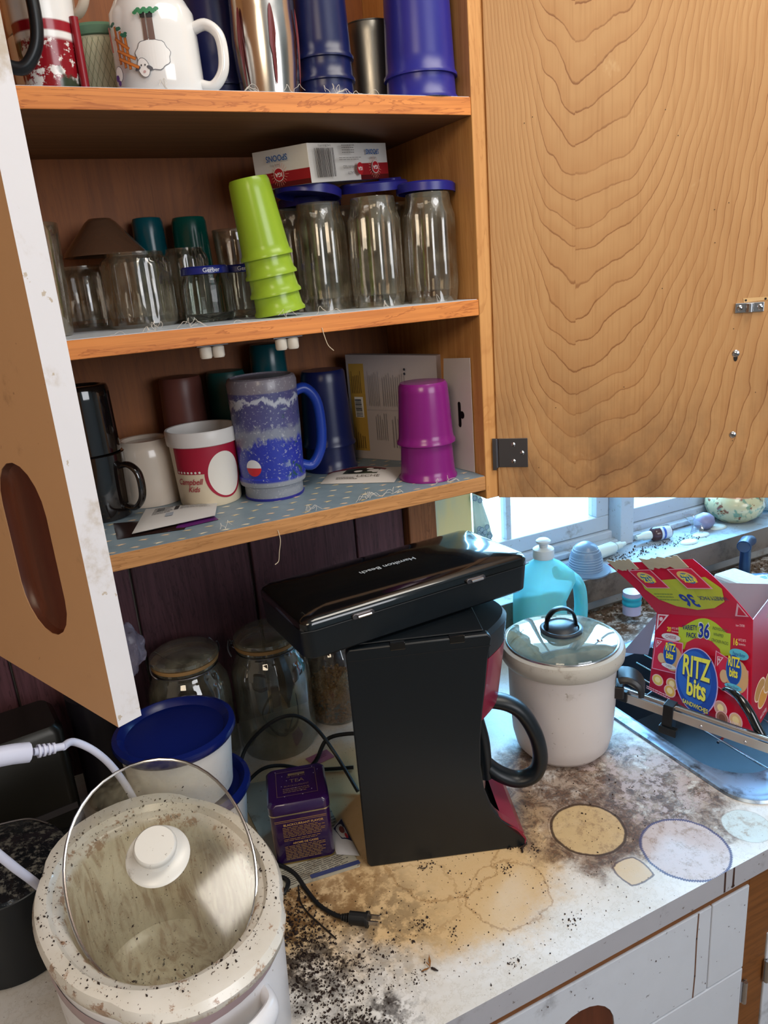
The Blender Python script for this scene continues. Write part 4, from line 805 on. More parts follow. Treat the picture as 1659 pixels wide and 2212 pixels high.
# its glass lid, slipped askew into the pot
ld = thing('glass_lid', 'oval glass lid with white knob tilted askew in the slow cooker', 'lid', (.012, -.150, 1.116)); ez = Vector((-.06, -.43, .90)).normalized(); ex = Vector((-.02, .90, 0)); ex = (ex - ez * ex.dot(ez)).normalized(); ey = ez.cross(ex)
ld.matrix_world = Matrix.Translation((.026, -.152, 1.133)) @ Matrix((ex, ey, ez)).transposed().to_4x4()
lg = thin_glass('grimy_lid_glass', (.93, .93, .89), .06, .38, .13)
rings = [oval(.115 * q, .086 * q, .016 * (1 - q * q)) for q in (1, .97, .9, .8, .65, .5, .35, .2)]
MB().loft(rings, False, True).build('glass', lg, ld)
MB().tube(oval(.1155, .0865, 0, 48), .0016, 8, closed=True, smooth=False).build('steel_rim', M['chrome'], ld)
kn = plain('white_knob', '#dcdad6', .3, var=.03, dirt='#5e4c38', dirtamt=.2, dscale=30)
MB().lathe([(0, .016), (.026, .0145), (.029, .0155), (.0300, .018), (.028, .0200), (.017, .0215), (.0130, .026), (.0135, .032), (.0195, .034), (.0200, .037), (.0195, .0405), (.018, .042), (0, .0425)], 48).build('knob', kn, ld)
b = MB()
for k in range(170):
    a = random.uniform(0, 2 * PI); q = math.sqrt(random.random()) * .97; crumb(b, .113 * q * math.cos(a), .084 * q * math.sin(a), .016 * (1 - q * q), random.choice((.0004, .0005, .0007, .0016 if k % 4 == 0 else .0006)))
o = b.build('crumbs', crumbm, ld, 0); o['kind'] = 'stuff'
# white cord with plug
wc = thing('power_cord', 'thick white power cord with ribbed plug arching at the left edge', 'cord', (0, 0, 0)); wp = plain('white_cord_plastic', '#cdd0e6', .35, var=.04)
MB().tube([(-.040, -.016, 1.210), (-.030, 0, 1.203), (-.012, .008, 1.180), (.004, .016, 1.145), (.018, .02, 1.095), (.026, .021, 1.03), (.028, .03, .955)], .0042, 10).build('cord', wp, wc)
b = MB(); P = [(-.086 + .046 * k / 10, -.032 + .016 * k / 10, 1.226 - .0155 * k / 10) for k in range(11)]
for k in range(4): q = P[5 + k]; b.tube([(q[0] - .001, q[1], q[2]), (q[0] + .0012, q[1] + .0006, q[2] - .0006)], .0072 - k * .0004, 10, smooth=False)
b.tube([P[4], P[10]], .0042, 10, smooth=False); b.tube([(-.112, -.043, 1.238), (-.085, -.034, 1.229), (-.072, -.029, 1.223)], .0105, 12, smooth=False); b.build('plug', wp, wc)
MB().tube([(-.135, -.09, 1.24), (-.125, -.10, 1.20), (-.105, -.09, 1.145), (-.092, -.065, 1.095), (-.080, -.045, 1.045), (-.075, -.04, .99), (-.078, -.05, .953)], .0045, 10).build('cord', wp, wc)
# ---------------- tea tin
tt = thing('tea_tin', 'dark purple tea tin with gold lettering and silver seam', 'tin', (.2150, .0180, K0 + .0035), math.radians(-15.7)); tpz = plain('purple_enamel', '#2a1040', .25, var=.08, coat=.5); h_ = .0385
MB().loft([rrect(0, 0, h_ - .001, h_ - .001, .008, 0), rrect(0, 0, h_, h_, .008, .002), rrect(0, 0, h_, h_, .008, .074), rrect(0, 0, h_ - .002, h_ - .002, .008, .076)]).build('body', tpz, tt)
MB().loft([rrect(0, 0, h_ + .001, h_ + .001, .009, z) for z in (.0735, .0755)], False, False).build('silver_seam', plain('seam_metal', '#d8cfae', .25, .9), tt); MB().loft([rrect(0, 0, h_ + .001, h_ + .001, .009, z) for z in (.0, .002)], False, False).build('base_seam', plain('seam_gold', '#a88c50', .3, .8), tt)
MB().loft([rrect(0, 0, h_ + .0008, h_ + .0008, .009, .0757), rrect(0, 0, h_ + .0008, h_ + .0008, .009, .086), rrect(0, 0, h_ - .002, h_ - .002, .008, .0895), rrect(0, 0, h_ - .006, h_ - .006, .006, .0900)], False, True).build('lid', tpz, tt)
gd = '#a77c3c'; p = Print(plane_fn((0, -h_, 0), (1, 0, 0), (0, 0, 1), (0, -1, 0)))
p.rect(-.033, .033, .0655, .0662, gd).rect(-.033, .033, .0635, .0640, gd).text('BLACKCURRANT FLAVOR', .003, .0590, .0046, '#c79a52', 0, .95, .01).lines(-.024, .031, .040, .0565, 7, '#8f6a3a', .42).lines(-.024, .026, .0345, .039, 2, '#8f6a3a', .42).text('AROME DE CASSIS', .003, .0305, .0042, '#c79a52', 0, .95, .01).lines(-.024, .031, .006, .028, 9, '#8f6a3a', .42); p.build('lettering', tt)
p = Print(plane_fn((0, 0, .0902), (1, 0, 0), (0, 1, 0))); gd2 = '#6f5440'
p.rect(-.010, .012, .018, .0225, '#7a6440').text('TWININGS', .001, .0202, .0036, '#2a1040').text('OF LONDON', 0, .0150, .0040, gd2).text('TEA', .001, .0055, .0100, gd2, 0, 1.1).text('BLACKCURRANT', 0, -.004, .0042, gd2).lines(-.018, .018, -.018, -.008, 3, gd2, .4)
for a, b_ in (((-.026, -.024), (-.026, .026)), ((.026, -.024), (.026, .026)), ((-.026, .026), (.026, .026)), ((-.026, -.024), (.026, -.024))): p.line([a, b_], .0005, gd2)
for k in range(14): p.oval(random.uniform(-.03, .03), random.uniform(-.03, .03), .0006, .0005, '#cfc8c4', 6)
p.build('lid_lettering', tt)
# papers below the tin and maker
npaper = plain('old_newsprint', '#a9a290', .8, var=.15, dirt='#5e4a34', dirtamt=.4)
o = thing('newspaper', 'folded grubby newspaper lying under the tea tin and coffee maker', 'newspaper', (0, 0, K0)); MB().prism([(.165, -.050), (.262, -.062), (.275, .150), (.165, .180)], .0003, .0030, lambda u, v, h: Vector((u, v, h))).build('sheets', npaper, o, 0)
p = Print(plane_fn((0, 0, .0031), (1, 0, 0), (0, 1, 0))); p.lines(.170, .262, -.050, -.020, 9, '#55504a', .35).poly([(.20, -.052), (.264, -.060), (.264, -.053), (.20, -.045)], '#39406a').lines(.24, .27, .02, .06, 7, '#55504a', .35); p.build('newsprint', o)
o, fn = packet('sweetener_packet', 'small torn pink paper packet behind the tea tin', [(.285, .165), (.322, .170), (.318, .195), (.280, .190)], K0 + .0005, plain('pink_paper', '#a8667a', .6), .002); p = Print(pf(fn), .2); p.lines(.3, .8, .3, .7, 3, '#6a2a40', .3); p.build('print', o)
o, fn = packet('sweet_wrapper', 'white and blue torn wrapper beside the coffee maker', [(.243, -.030), (.268, -.048), (.275, .030), (.250, .015)], K0 + .0034, plain('white_wrapper', '#c9c4c2', .35), .004); p = Print(pf(fn), .12); p.poly([(.5, .45), (.98, .35), (.98, .98), (.3, .9)], '#1d1c44').oval(.7, .7, .15, .12, '#7a3a34', 9).oval(.8, .5, .08, .08, '#b5303a', 9); p.build('print', o)
# black cords
def cord(label, pts, r=.0028, name='power_cord'): return tag(MB().tube(pts, r, 8).build(name, M['rubber']), label, 'cord', 'black power cords')
c1 = cord('black cord arching high between canister and coffee maker', [(.152, .150, K0 + .004), (.165, .165, .965), (.188, .180, 1.005), (.225, .165, 1.043), (.262, .158, 1.048), (.290, .150, 1.022), (.308, .130, .985), (.315, .095, .962), (.318, .07, K0 + .004)])
cord('black cord running low behind the tea tin', [(.155, .140, K0 + .004), (.175, .160, .958), (.205, .170, .968), (.235, .172, .962), (.270, .160, K0 + .004), (.300, .142, K0 + .004), (.335, .125, K0 + .004)])
cord('black cord with debris leading up behind the coffee maker', [(.262, .150, K0 + .004), (.29, .165, .955), (.315, .178, .975), (.345, .160, .985), (.375, .130, .99)], .0032)
pcx = thing('power_cord', 'black cord ending in a two-prong plug on the stained counter', 'cord', (0, 0, 0), 0, 'black power cords')
MB().tube([(.135, .010, K0 + .003), (.155, .002, K0 + .004), (.172, -.012, K0 + .005), (.184, -.034, K0 + .004), (.188, -.065, K0 + .003), (.193, -.095, K0 + .003), (.203, -.118, K0 + .004), (.212, -.132, K0 + .006)], .0027, 10).build('cord', M['rubber'], pcx)
MB().tube([(.150, -.030, K0 + .003), (.166, -.030, K0 + .004), (.172, -.045, K0 + .006), (.160, -.058, K0 + .005), (.148, -.050, K0 + .003)], .0027, 8).build('cord_loop', M['rubber'], pcx)
pg = MB(); A, B_ = Vector((.212, -.132, K0 + .007)), Vector((.232, -.148, K0 + .008)); d = (B_ - A).normalized()
for k in range(4): q = A + d * (.003 * k - .004); pg.tube([q, q + d * .0016], .0040 + .0006 * k, 10, smooth=False)
pg.tube([A + d * .006, B_], .0085, 12, flat=(1, .8, (0, 0, 1)), smooth=False); pg.tube([B_, B_ + d * .003], .0092, 12, smooth=False); pg.build('plug', M['rubber'], pcx, 30)
sd_ = Vector((-d.y, d.x, 0)).normalized()
for s in (1, -1):
    q = B_ + sd_ * s * .0045 + d * .003; R3 = Matrix((d, sd_, d.cross(sd_))).transposed().to_4x4(); MB().box(0, .013, -.0008, .0008, -.003, .003, Matrix.Translation(q) @ R3).build('prong', M['chrome'], pcx, 0, .0003)
tag(MB().tube([(.183, -.05, K0 + .002), (.176, -.075, K0 + .001), (.178, -.10, K0 + .002), (.186, -.125, K0 + .001), (.193, -.150, K0 + .002)], .0009, 6).build('dried_stem', plain('dry_stem', '#1c120c', .7)), 'thin dark dried stem lying beside the plug cord', 'stem')
# ---------------- coffee maker
cm = thing('coffee_maker', 'tall black drip coffee maker with red front panels seen from its side', 'coffee maker', (.270, -.068, K0), math.radians(-20.5))
side = [(.004, 0), (.200, .0), (.206, .004), (.207, .012), (.198, .026), (.176, .046), (.164, .066), (.155, .095), (.152, .130), (.153, .165), (.157, .205), (.162, .240), (.166, .275), (.172, .303), (.168, .309), (.004, .309), (0, .303), (0, .006)]
Wd = .150
pxz = lambda u, v, h: Vector((u, h, v))
MB().prism(side, 0, .012, pxz).build('side_panel', M['black'], cm, 30, .0018, 2); MB().prism(side, Wd - .012, Wd, pxz).build('side_panel', M['black'], cm, 30, .0018, 2)
MB().box(.002, .055, .012, Wd - .012, .004, .306).build('water_tank', M['black'], cm); 
MB().prism([(.055, .205), (.148, .205), (.156, .240), (.164, .275), (.169, .300), (.055, .300)], .012, Wd - .012, pxz).build('brew_head', M['black'], cm)
redm = plain('deep_red_panel', '#7c1230', .3, var=.08, coat=.3)
def bulge(name, uz, m, y0, y1, amt, parent=None):
    return MB().loft([[Vector((u + (amt * math.sin(PI * k / 14) if u > .1 else 0), y0 + (y1 - y0) * k / 14, z)) for u, z in uz] for k in range(15)]).build(name, m, cm, 30)
bulge('red_front_panel', [(.140, .186), (.158, .186), (.170, .270), (.150, .270)], redm, .0125, Wd - .0125, .034)
bulge('front_cap', [(.120, .271), (.170, .271), (.173, .300), (.168, .306), (.120, .306)], M['black'], .0125, Wd - .0125, .034)
MB().prism([(.055, .003), (.196, .003), (.190, .022), (.150, .024), (.055, .024)], .012, Wd - .012, pxz).build('base', M['black'], cm)
MB().prism([(.178, .040), (.204, .012), (.205, .003), (.207, .012), (.199, .027)], .0, Wd, pxz).build('red_base_trim', redm, cm, 0)
MB().prism([(.150, .079), (.160, .066), (.178, .0455), (.200, .0255), (.2045, .020), (.196, .0235), (.172, .045), (.154, .067)], .001, .0135, pxz).build('red_side_trim', redm, cm, 0)
MB().lathe([(0, .0245), (.050, .0245), (.052, .0275), (0, .028)], 40, None, Matrix.Translation((.108, Wd / 2, 0))).build('warming_plate', M['zinc'], cm)
MB().box(.012, .164, .008, Wd - .008, .3095, .3115).build('lid', M['black'], cm, 0, .001)
for x in (.052, .122): MB().box(x, x + .018, -.0006, .006, .302, .3112).build('hinge_tab', M['blackg'], cm, 0, .0008)
MB().box(.004, .170, -.0004, .0002, .2935, .2945).build('seam_line', M['rubber'], cm)
car = thing('carafe', 'glass coffee carafe with thick black handle inside the coffee maker', 'carafe', (0, 0, 0)); Rz = Matrix.Rotation(math.radians(-20.5), 4, 'Z')
car.matrix_world = Matrix.Translation(Vector((.270, -.068, K0)) + (Rz @ Vector((.110, Wd / 2, .0285)))) @ Rz
MB().lathe([(0, .001), (.048, .001), (.056, .006), (.060, .03), (.057, .06), (.045, .09), (.042, .105), (.0405, .105), (.0435, .088), (.055, .06), (.058, .03), (.054, .008), (0, .004)], 48).build('body', thin_glass('carafe_glass', (.75, .75, .72), .12, .15), car)
MB().lathe([(.0435, .088), (.0475, .09), (.0475, .110), (.0435, .112)], 48).build('collar', M['chrome'], car); MB().lathe([(.060, .028), (.0605, .028), (.0585, .047), (.058, .047)], 48).build('steel_band', M['chrome'], car)
MB().lathe([(0, .124), (.03, .124), (.045, .118), (.047, .111), (0, .110)], 40).build('lid', M['black'], car)
hd = MB().tube([(.045, 0, .146), (.074, 0, .153), (.106, 0, .140), (.127, 0, .104), (.134, 0, .066), (.126, 0, .040), (.104, 0, .031), (.080, 0, .040), (.062, 0, .056)], .0118, 14, flat=(1.15, .85, (0, 1, 0))).build('handle', M['black'], car, 60); hd.rotation_euler.z = math.radians(-10)
hb = MB().tube([(.053, 0, .134), (.060, 0, .10), (.062, 0, .070), (.062, 0, .040)], .008, 12).build('handle_brace', M['black'], car, 60); hb.rotation_euler.z = math.radians(-16)
# ---------------- gift case on top
gc = thing('appliance_case', 'glossy black hinged case lying askew on top of the coffee maker', 'case', (.2175, -.082, 1.2585), math.radians(3.6)); CW, CD = .320, .142
def cs(i, z, r=.014): return [Vector((p.x, p.y, z)) for p in rrect(CW / 2, CD / 2, CW / 2 - i, CD / 2 - i, r, z, 6)]
MB().loft([cs(.006, 0), cs(.003, .003), cs(.001, .035), cs(.001, .0365)]).build('tray', M['black'], gc)
MB().loft([cs(.0005, .0372), cs(.0005, .0445), cs(.003, .0485), cs(.009, .0515), cs(.022, .0555, .02), cs(.040, .0580, .02), cs(.055, .0588, .01)], True, True).build('cover', M['blackg'], gc, 60)
for x in (.075, .232):
    MB().loft([rrect(x, .0395, .014, .0032, .003, z, 4) for z in (0, .0035)]).build('latch', M['zinc'], gc, 30, .0005).matrix_local = Matrix.Rotation(PI / 2, 4, 'X') @ Matrix.Translation((0, 0, -.0008))
    MB().tube([(x - .008, -.0042, .0395), (x + .009, -.0042, .0395)], .0018, 8, smooth=False).build('latch_bar', M['chrome'], gc)
MB().tube([(.0, .004, .0368), (.015, -.0003, .0368), (CW - .015, -.0003, .0368), (CW, .004, .0368)], .0005, 5, smooth=False).build('seam_line', M['rubber'], gc)
zc = lambda u, v: .0590 if .05 < v < .082 else .0590 - .003 * (abs(v - .066) / .066) ** 2
p = Print(lambda u, v, h=0: Vector((u, v, .0591 + h - max(0, (abs(v - .066) - .012)) * .07))); p.text('Hamilton Beach', .148, .067, .0118, '#b8bec4', PI, 1.05, .012); p.build('lettering', gc)
# ---------------- white pot with glass lid
pt = thing('electric_pot', 'cream white deep pot with a glass lid standing beside the sink', 'pot', (.640, .008, K0)); pw = plain('pot_white_plastic', '#cdc5c3', .35, var=.04, dirt='#8d8274', dirtamt=.12)
MB().lathe([(0, .001), (.052, .001), (.062, .004), (.070, .014), (.075, .035), (.0785, .085), (.0795, .140), (.0805, .160), (.077, .160), (.074, .14), (.065, .02), (0, .012)], 72).build('body', pw, pt)
MB().lathe([(.078, .154), (.0870, .156), (.0905, .162), (.0915, .172), (.0885, .180), (.0840, .1825), (.0795, .180), (.078, .165)], 72).build('rim', plain('pot_rim_grey', '#b5afa6', .4, var=.1, dirt='#75695a', dirtamt=.4, dscale=30), pt)
tl = thing('pot_lid', 'round glass lid with black loop handle on the white pot', 'lid', (.640, .008, K0 + .182))
MB().lathe([(.082, .000), (.080, .004), (.067, .0085), (.045, .013), (.02, .015), (0, .0155)], 64).build('glass', thin_glass('pot_lid_glass', (.62, .86, .90), .06, .62), tl)  # cyan window light from behind is put into the glass tint
MB().lathe([(.0815 + .0016 * math.cos(a), .0008 + .0016 * math.sin(a)) for a in [2 * PI * k / 8 for k in range(9)]], 64).build('steel_rim', M['chrome'], tl)
MB().lathe([(0, .027), (.012, .026), (.022, .022), (.026, .0165), (.029, .015), (.031, .0160), (.0315, .0195), (.029, .0215), (.026, .0205)], 48).build('handle_base', plain('dusty_black', '#30343c', .4, var=.3), tl)
hn = MB().tube([(-.022, 0, .020), (-.021, 0, .036), (-.010, 0, .049), (.006, 0, .050), (.018, 0, .040), (.022, 0, .022)], .0042, 10, flat=(1.6, .6, (0, 1, 0))).build('loop_handle', M['black'], tl, 60); hn.rotation_euler.z = math.radians(-20)
MB().lathe([(0, .0125), (.003, .0125), (.0045, .010), (.0045, .008)], 16, None, Matrix.Translation((.030, -.048, 0))).build('steam_vent', M['chrome'], tl)
# curved side handle of the pot
t = T('handle_gradient_black'); t.set(base='#17161a', rough=.4)
b = MB(); P = []
for k in range(9):
    a = math.radians(-10 + 125 * k / 8); P.append((.024 * math.cos(a), .024 * math.sin(a)))
hb2 = thing('x', None, None, (.088, -.0, .112)); hb2.name = 'side_handle'; hb2.parent = pt
hh_ = b.loft([[Vector((.012 + q * (p_[0]), y, q * p_[1])) for p_ in P] + [Vector((.012 + q * .82 * p_[0], y, q * .82 * p_[1])) for p_ in P[::-1]] for q, y in ((.9, -.020), (1.12, -.016), (1.15, .016), (.9, .020))]).build('grip', t.m, hb2, 40, .001)
MB().box(-.010, .010, -.014, .014, -.012, .008).build('bracket', t.m, hb2, 0, .002); hb2.rotation_euler = (0, 0, math.radians(-44)); hb2.location = (.080 * math.cos(math.radians(-46)), .080 * math.sin(math.radians(-46)), .112)
# ---------------- detergent jug
jg = thing('detergent_jug', 'pale translucent blue-green jug with push-pull cap behind the pot', 'jug', (.815, .262, K0), math.radians(-12)); jm = plain('translucent_aqua', '#8fe6ea', .3, var=.03, sss=.3, trans=.55, ior=1.1)
MB().loft([[Vector((p_.x + sx, p_.y, p_.z)) for p_ in rrect(0, 0, hx, hy, r, z, 8)] for hx, hy, r, z, sx in ((.062, .040, .025, .001, 0), (.067, .043, .028, .006, 0), (.068, .044, .03, .035, 0), (.060, .043, .03, .050, -.008), (.048, .042, .03, .066, -.021), (.046, .042, .03, .110, -.022), (.050, .042, .03, .130, -.016), (.053, .040, .03, .147, -.008), (.050, .036, .03, .162, -.006), (.034, .028, .0265, .180, -.010), (.018, .018, .0175, .190, -.012), (.0165, .0165, .016, .200, -.012))]).build('body', jm, jg, 60)
MB().tube([(.012, 0, .158), (.040, 0, .150), (.058, 0, .130), (.064, 0, .095), (.0635, 0, .060), (.058, 0, .036), (.045, 0, .022)], .0115, 14, flat=(1.7, .9, (0, 1, 0))).build('handle', jm, jg, 60)
capm = plain('white_cap', '#c4cbd2', .4, var=.03); MB().lathe([(0, .200), (.0195, .200), (.020, .202), (.0195, .217), (.017, .219), (.008, .221), (.0085, .226), (.013, .229), (.0135, .233), (.010, .236), (0, .237)], 32, None, Matrix.Translation((-.012, 0, -.005))).build('cap', capm, jg)
# ---------------- on the window sill
SZ = 1.0365
o = thing('citrus_reamer', 'small frosted ribbed glass dome standing on the sill behind the jug', 'dome', (.986, .362, SZ)); MB().lathe([(.050, 0), (.050, .003), (.036, .006), (.035, .02), (.031, .04), (.022, .056), (.010, .063), (0, .064)], 64, lambda a, r, z: r).build('body', plain('frosted_grey_glass', '#8298b2', .3, var=.2, trans=.3), o)
w_ = MB()
for k in range(9): q = k / 9; z = .008 + .048 * q; r = .0352 * math.cos(q * .95) ** .8 + .0004; w_.lathe([(r + .0006 * math.cos(a), z + .0006 * math.sin(a)) for a in [2 * PI * j / 5 for j in range(6)]], 40)
w_.build('ribs', plain('rib_glass', '#a3b4c8', .3), o)
def bottle(name, label, loc, axis, L, r, m, capm_, capL, group=None, prt=None):
    X_ = Vector(axis).normalized(); o = thing(name, label, 'bottle', (0, 0, 0), 0, group); Zv = X_; Xv = Vector((0, 0, 1)).cross(Zv).normalized(); Yv = Zv.cross(Xv)
    o.matrix_world = Matrix.Translation(loc) @ Matrix((Xv, Yv, Zv)).transposed().to_4x4()
    MB().lathe([(0, 0), (r * .9, 0), (r, .002), (r, L * .70), (r * .8, L * .78), (r * .45, L * .84), (r * .45, L * .9), (0, L * .9)], 28).build('body', m, o)
    MB().lathe([(0, L * .86), (r * .6, L * .86), (r * .6, L * .86 + capL * .5), (r * .42, L * .86 + capL * .6), (r * .32, L * .86 + capL), (0, L * .86 + capL)], 24).build('cap', capm_, o)
    if prt: p = Print(cyl_fn(-PI / 2, lambda v: r), .004); prt(p, r, L); p.build('label', o)
    return o
wb_ = plain('milky_plastic', '#c9d8d6', .35, var=.05); 
bottle('squeeze_bottle', 'small white squeeze bottle lying on the sill nearest the jug', (1.035, .392, SZ + .0155), (1, .12, 0), .078, .0145, wb_, wb_, .030, 'bottles lying on the sill', lambda p, r, L: p.rect(-.012, .012, .008, .045, '#9fb4c0').lines(-.010, .010, .010, .042, 6, '#6e8494', .3))
bottle('medicine_bottle', 'small brown medicine bottle with blue and white label lying on the sill', (1.262, .402, SZ + .0165), (-1, .12, 0), .060, .016, plain('brown_bottle', '#4a3238', .2, var=.1), wb_, .038, 'bottles lying on the sill', lambda p, r, L: p.rect(-.045, .045, .003, .030, '#c3d0dc').rect(-.045, .045, .018, .024, '#3a5ab0').rect(-.012, .006, .010, .015, '#b84a7a').lines(-.02, .02, .004, .009, 3, '#4a5a6a', .3))
for i, (x, y) in enumerate(((1.330, .372), (1.40, .385), (1.275, .355))): tag(MB().lathe([(0, .004), (.012, .004), (.016, .002), (.017, 0), (0, 0)], 20, None, Matrix.Translation((x, y, SZ)) @ Matrix.Diagonal((1.4, .9, 1, 1))).build('bottle_cap', wb_), ['flat whitish cap just right of the medicine bottle', 'flat whitish cap beside the round jar', 'flat whitish cap in front of the medicine bottle'][i], 'cap', 'flat caps on the sill')
sj = thing('ginger_jar', 'round squat jar with rust bands and painted leaves on the sill', 'jar', (1.475, .405, SZ)); t = T('painted_stoneware'); n = t.noise(t.co(), 45, 4, .6); Z = t.xyz()[2]; c = t.mix(t.ss(n, .5, .6), '#bdb48e', '#6f8a70'); c = t.mix(t.ss(t.noise(t.co(), 70, 3), .6, .66), c, '#7a4a30'); c = t.mix(t.m_('MULTIPLY', t.ss(Z, .066, .069), t.ss(Z, .080, .077)), c, '#a86a48'); t.set(base=c, rough=.25, coat=.4)
MB().lathe([(0, 0), (.035, 0), (.040, .003), (.060, .018), (.068, .040), (.064, .060), (.050, .074), (.044, .080), (.046, .088), (.042, .090), (.040, .080), (0, .07)], 48).build('body', t.m, sj)
b = bmesh.new(); bmesh.ops.create_icosphere(b, subdivisions=3, radius=1)
for v in b.verts: v.co = Vector((v.co.x * .026, v.co.y * .022, v.co.z * .020)) * (1 + .1 * noise.noise(v.co * 3))
me = bpy.data.meshes.new('pebble'); b.to_mesh(me); b.free(); [setattr(p_, 'use_smooth', True) for p_ in me.polygons]
o = link('pebble', me, plain('blue_grey_pebble', '#8b88a8', .4, var=.3)); o.location = (1.368, .398, SZ + .019); tag(o, 'rounded purple-grey stone on the sill left of the round jar', 'stone')
o = thing('plastic_wrap', 'torn scrap of clear plastic wrap draped by the sill stone', 'plastic wrap', (1.335, .395, SZ)); MB().grid(lambda s, u: Vector((-.028 + .03 * s + .01 * math.sin(u * 5), .01 * math.sin(s * 4) - .015 + .02 * u, .002 + .055 * u * (1 - .3 * s) + .004 * math.sin(s * 9)))  , 8, 8).build('film', thin_glass('film_wrap', (.9, .93, .97), .15, .3), o)
o = thing('plastic_bag', 'clear crumpled plastic bag with green print at the right end of the sill', 'bag', (1.60, .40, SZ)); b = bmesh.new(); bmesh.ops.create_icosphere(b, subdivisions=4, radius=1)
for v in b.verts: d = noise.noise(v.co * 2) * .3 + noise.noise(v.co * 5) * .15; v.co = Vector((v.co.x * .06, v.co.y * .04, max(-.96, v.co.z) * .05)) * (1 + d); v.co.z = max(v.co.z, -.048)
me = bpy.data.meshes.new('body'); b.to_mesh(me); b.free(); q = link('body', me, plain('pale_film', '#a9c6cf', .25, var=.3, trans=.4), o); q.location.z = .049
# ---------------- behind the sink
fc = thing('sink_sprayer', 'black pull-up sprayer faucet standing behind the sink', 'faucet', (1.345, .262, K0))
MB().lathe([(0, 0), (.018, 0), (.018, .01), (.012, .014), (.011, .085), (.013, .10), (0, .10)], 28).build('stem', plain('navy_black_plastic', '#1a2a44', .35, var=.1), fc); h9 = MB().tube([(-.022, -.012, .100), (0, 0, .104), (.030, .012, .096)], lambda s: .0145 - .003 * s, 16, smooth=False).build('spray_head', plain('navy_black_plastic2', '#1d2f4c', .35, var=.1), fc); MB().lathe([(0, .001), (.012, .001), (.0125, 0)], 20, None, Matrix.Translation((-.0225, -.0123, .100)) @ Vector((-.88, -.47, 0)).to_track_quat('Z', 'Y').to_matrix().to_4x4()).build('nozzle', M['zinc'], fc)
o, fn = packet('snack_bag', 'blue and white printed plastic pouch lying behind the cracker box', [(1.15, .16), (1.36, .10), (1.40, .22), (1.20, .27)], K0 + .03, plain('white_pouch', '#b7c7d6', .3), .03); p = Print(pf(fn), .08); p.lines(.1, .9, .1, .9, 5, '#2f5fb8', .5); p.build('print', o)
tag(box('board', -.002, .002, -.06, .06, 0, .20, plain('pale_blue_board', '#9fd0e6', .4), None, .001), 'pale blue-white thin panel leaning behind the cracker box', 'panel'); bd = bpy.data.objects['board']; bd.location = (1.245, .045, 1.0); bd.rotation_euler = (0, .75, .3)
o = thing('foam_block', 'speckled white foam tray inside the open cracker box top', 'tray', (0, 0, 0)); MB().box(1.045, 1.10, -.03, .09, 1.07, 1.105).build('foam', plain('speckled_foam', '#c9cbc8', .8, var=.3, scale=160, bump=.6), o, 0, .006)
o = thing('detergent_bottle_small', 'little bottle with teal rings lying behind the cracker box flap', 'bottle', (0, 0, 0)); o.name = 'small_bottle'
MB().tube([(1.02, .262, K0 + .022), (1.02, .262, K0 + .07)], .018, 20, smooth=False).build('body', plain('milky_lilac', '#b8b0cc', .3), o)
MB().lathe([(.0183, .012), (.019, .013), (.019, .018), (.0183, .019), (.0183, .024), (.019, .025), (.019, .030), (.0183, .031)], 24, None, Matrix.Translation((1.02, .262, K0 + .03))).build('teal_rings', plain('teal_ring', '#2fa0b4', .3), o)
# scum and scraps along the back of the counter
random.seed(21); b = MB()
for k in range(420):
    x = random.uniform(.86, 1.5); y = random.gauss(.315, .016); y = min(y, WY - .008)
    crumb(b, x, y, K0, random.uniform(.001, .0055))
o = b.build('grime', plain('rusty_grime', '#6a5440', .8, var=.6, scale=60), None, 0); o['kind'] = 'stuff'; tag(o, 'line of brown scraps and grime along the foot of the splashback', 'debris')
b = MB()
for k in range(260): crumb(b, random.uniform(1.06, 1.34), random.gauss(.375, .012), SZ, random.uniform(.0006, .0028))
o = b.build('grime', plain('sill_grime', '#3a2c22', .8, var=.5, scale=60), None, 0); o['kind'] = 'stuff'; tag(o, 'dark crumbs and dirt scattered along the window sill', 'debris')
# dish rack rail over the sink
rk = thing('dish_rack', 'chrome and black dish rack rail across the sink with curved hook', 'dish rack', (0, 0, 0)); A = Vector((.718, -.008, 1.022)); B_ = Vector((.865, -.345, 1.003)); d = (B_ - A).normalized(); nx = Vector((-d.y, d.x, 0)).normalized(); nx = nx if nx.x > 0 else -nx
R3 = Matrix((d, nx, d.cross(nx))).transposed().to_4x4(); L_ = (B_ - A).length; TM = Matrix.Translation(A) @ R3; up = 1 if (R3 @ Vector((0, 0, 1))).z > 0 else -1
MB().box(.022, L_, -.001, .001, -.009 * 1, .005, TM).build('front_strip', plain('pale_alu', '#c8c2bc', .3, .8, var=.05), rk, 0, .0005)
MB().tube([TM @ Vector((.020, .006, .007 * up)), TM @ Vector((L_, .006, .007 * up))], .0038, 10, smooth=False).build('chrome_rod', M['chrome'], rk); MB().tube([TM @ Vector((.020, .013, .006 * up)), TM @ Vector((L_, .013, .006 * up))], .0022, 8, smooth=False).build('black_rod', M['rubber'], rk)
MB().box(.0, .030, -.004, .012, -.008, .010, TM).build('end_cap', M['black'], rk, 0, .001); MB().box(.085, .100, -.003, .016, -.034, .012, TM).build('clip', M['black'], rk, 0, .001); MB().box(.082, .108, -.006, .004, -.036, -.024, TM).build('clip_foot', M['black'], rk, 0, .001)
MB().tube([(.8235, -.128, 1.050), (.819, -.140, 1.058), (.817, -.160, 1.056), (.817, -.178, 1.043), (.819, -.190, 1.025), (.822, -.205, 1.003)], lambda s: .002 + .0045 * min(1, s * 2.0), 12, flat=(1, 1, (1, 0, 0))).build('hook', M['blackg'], rk, 60)
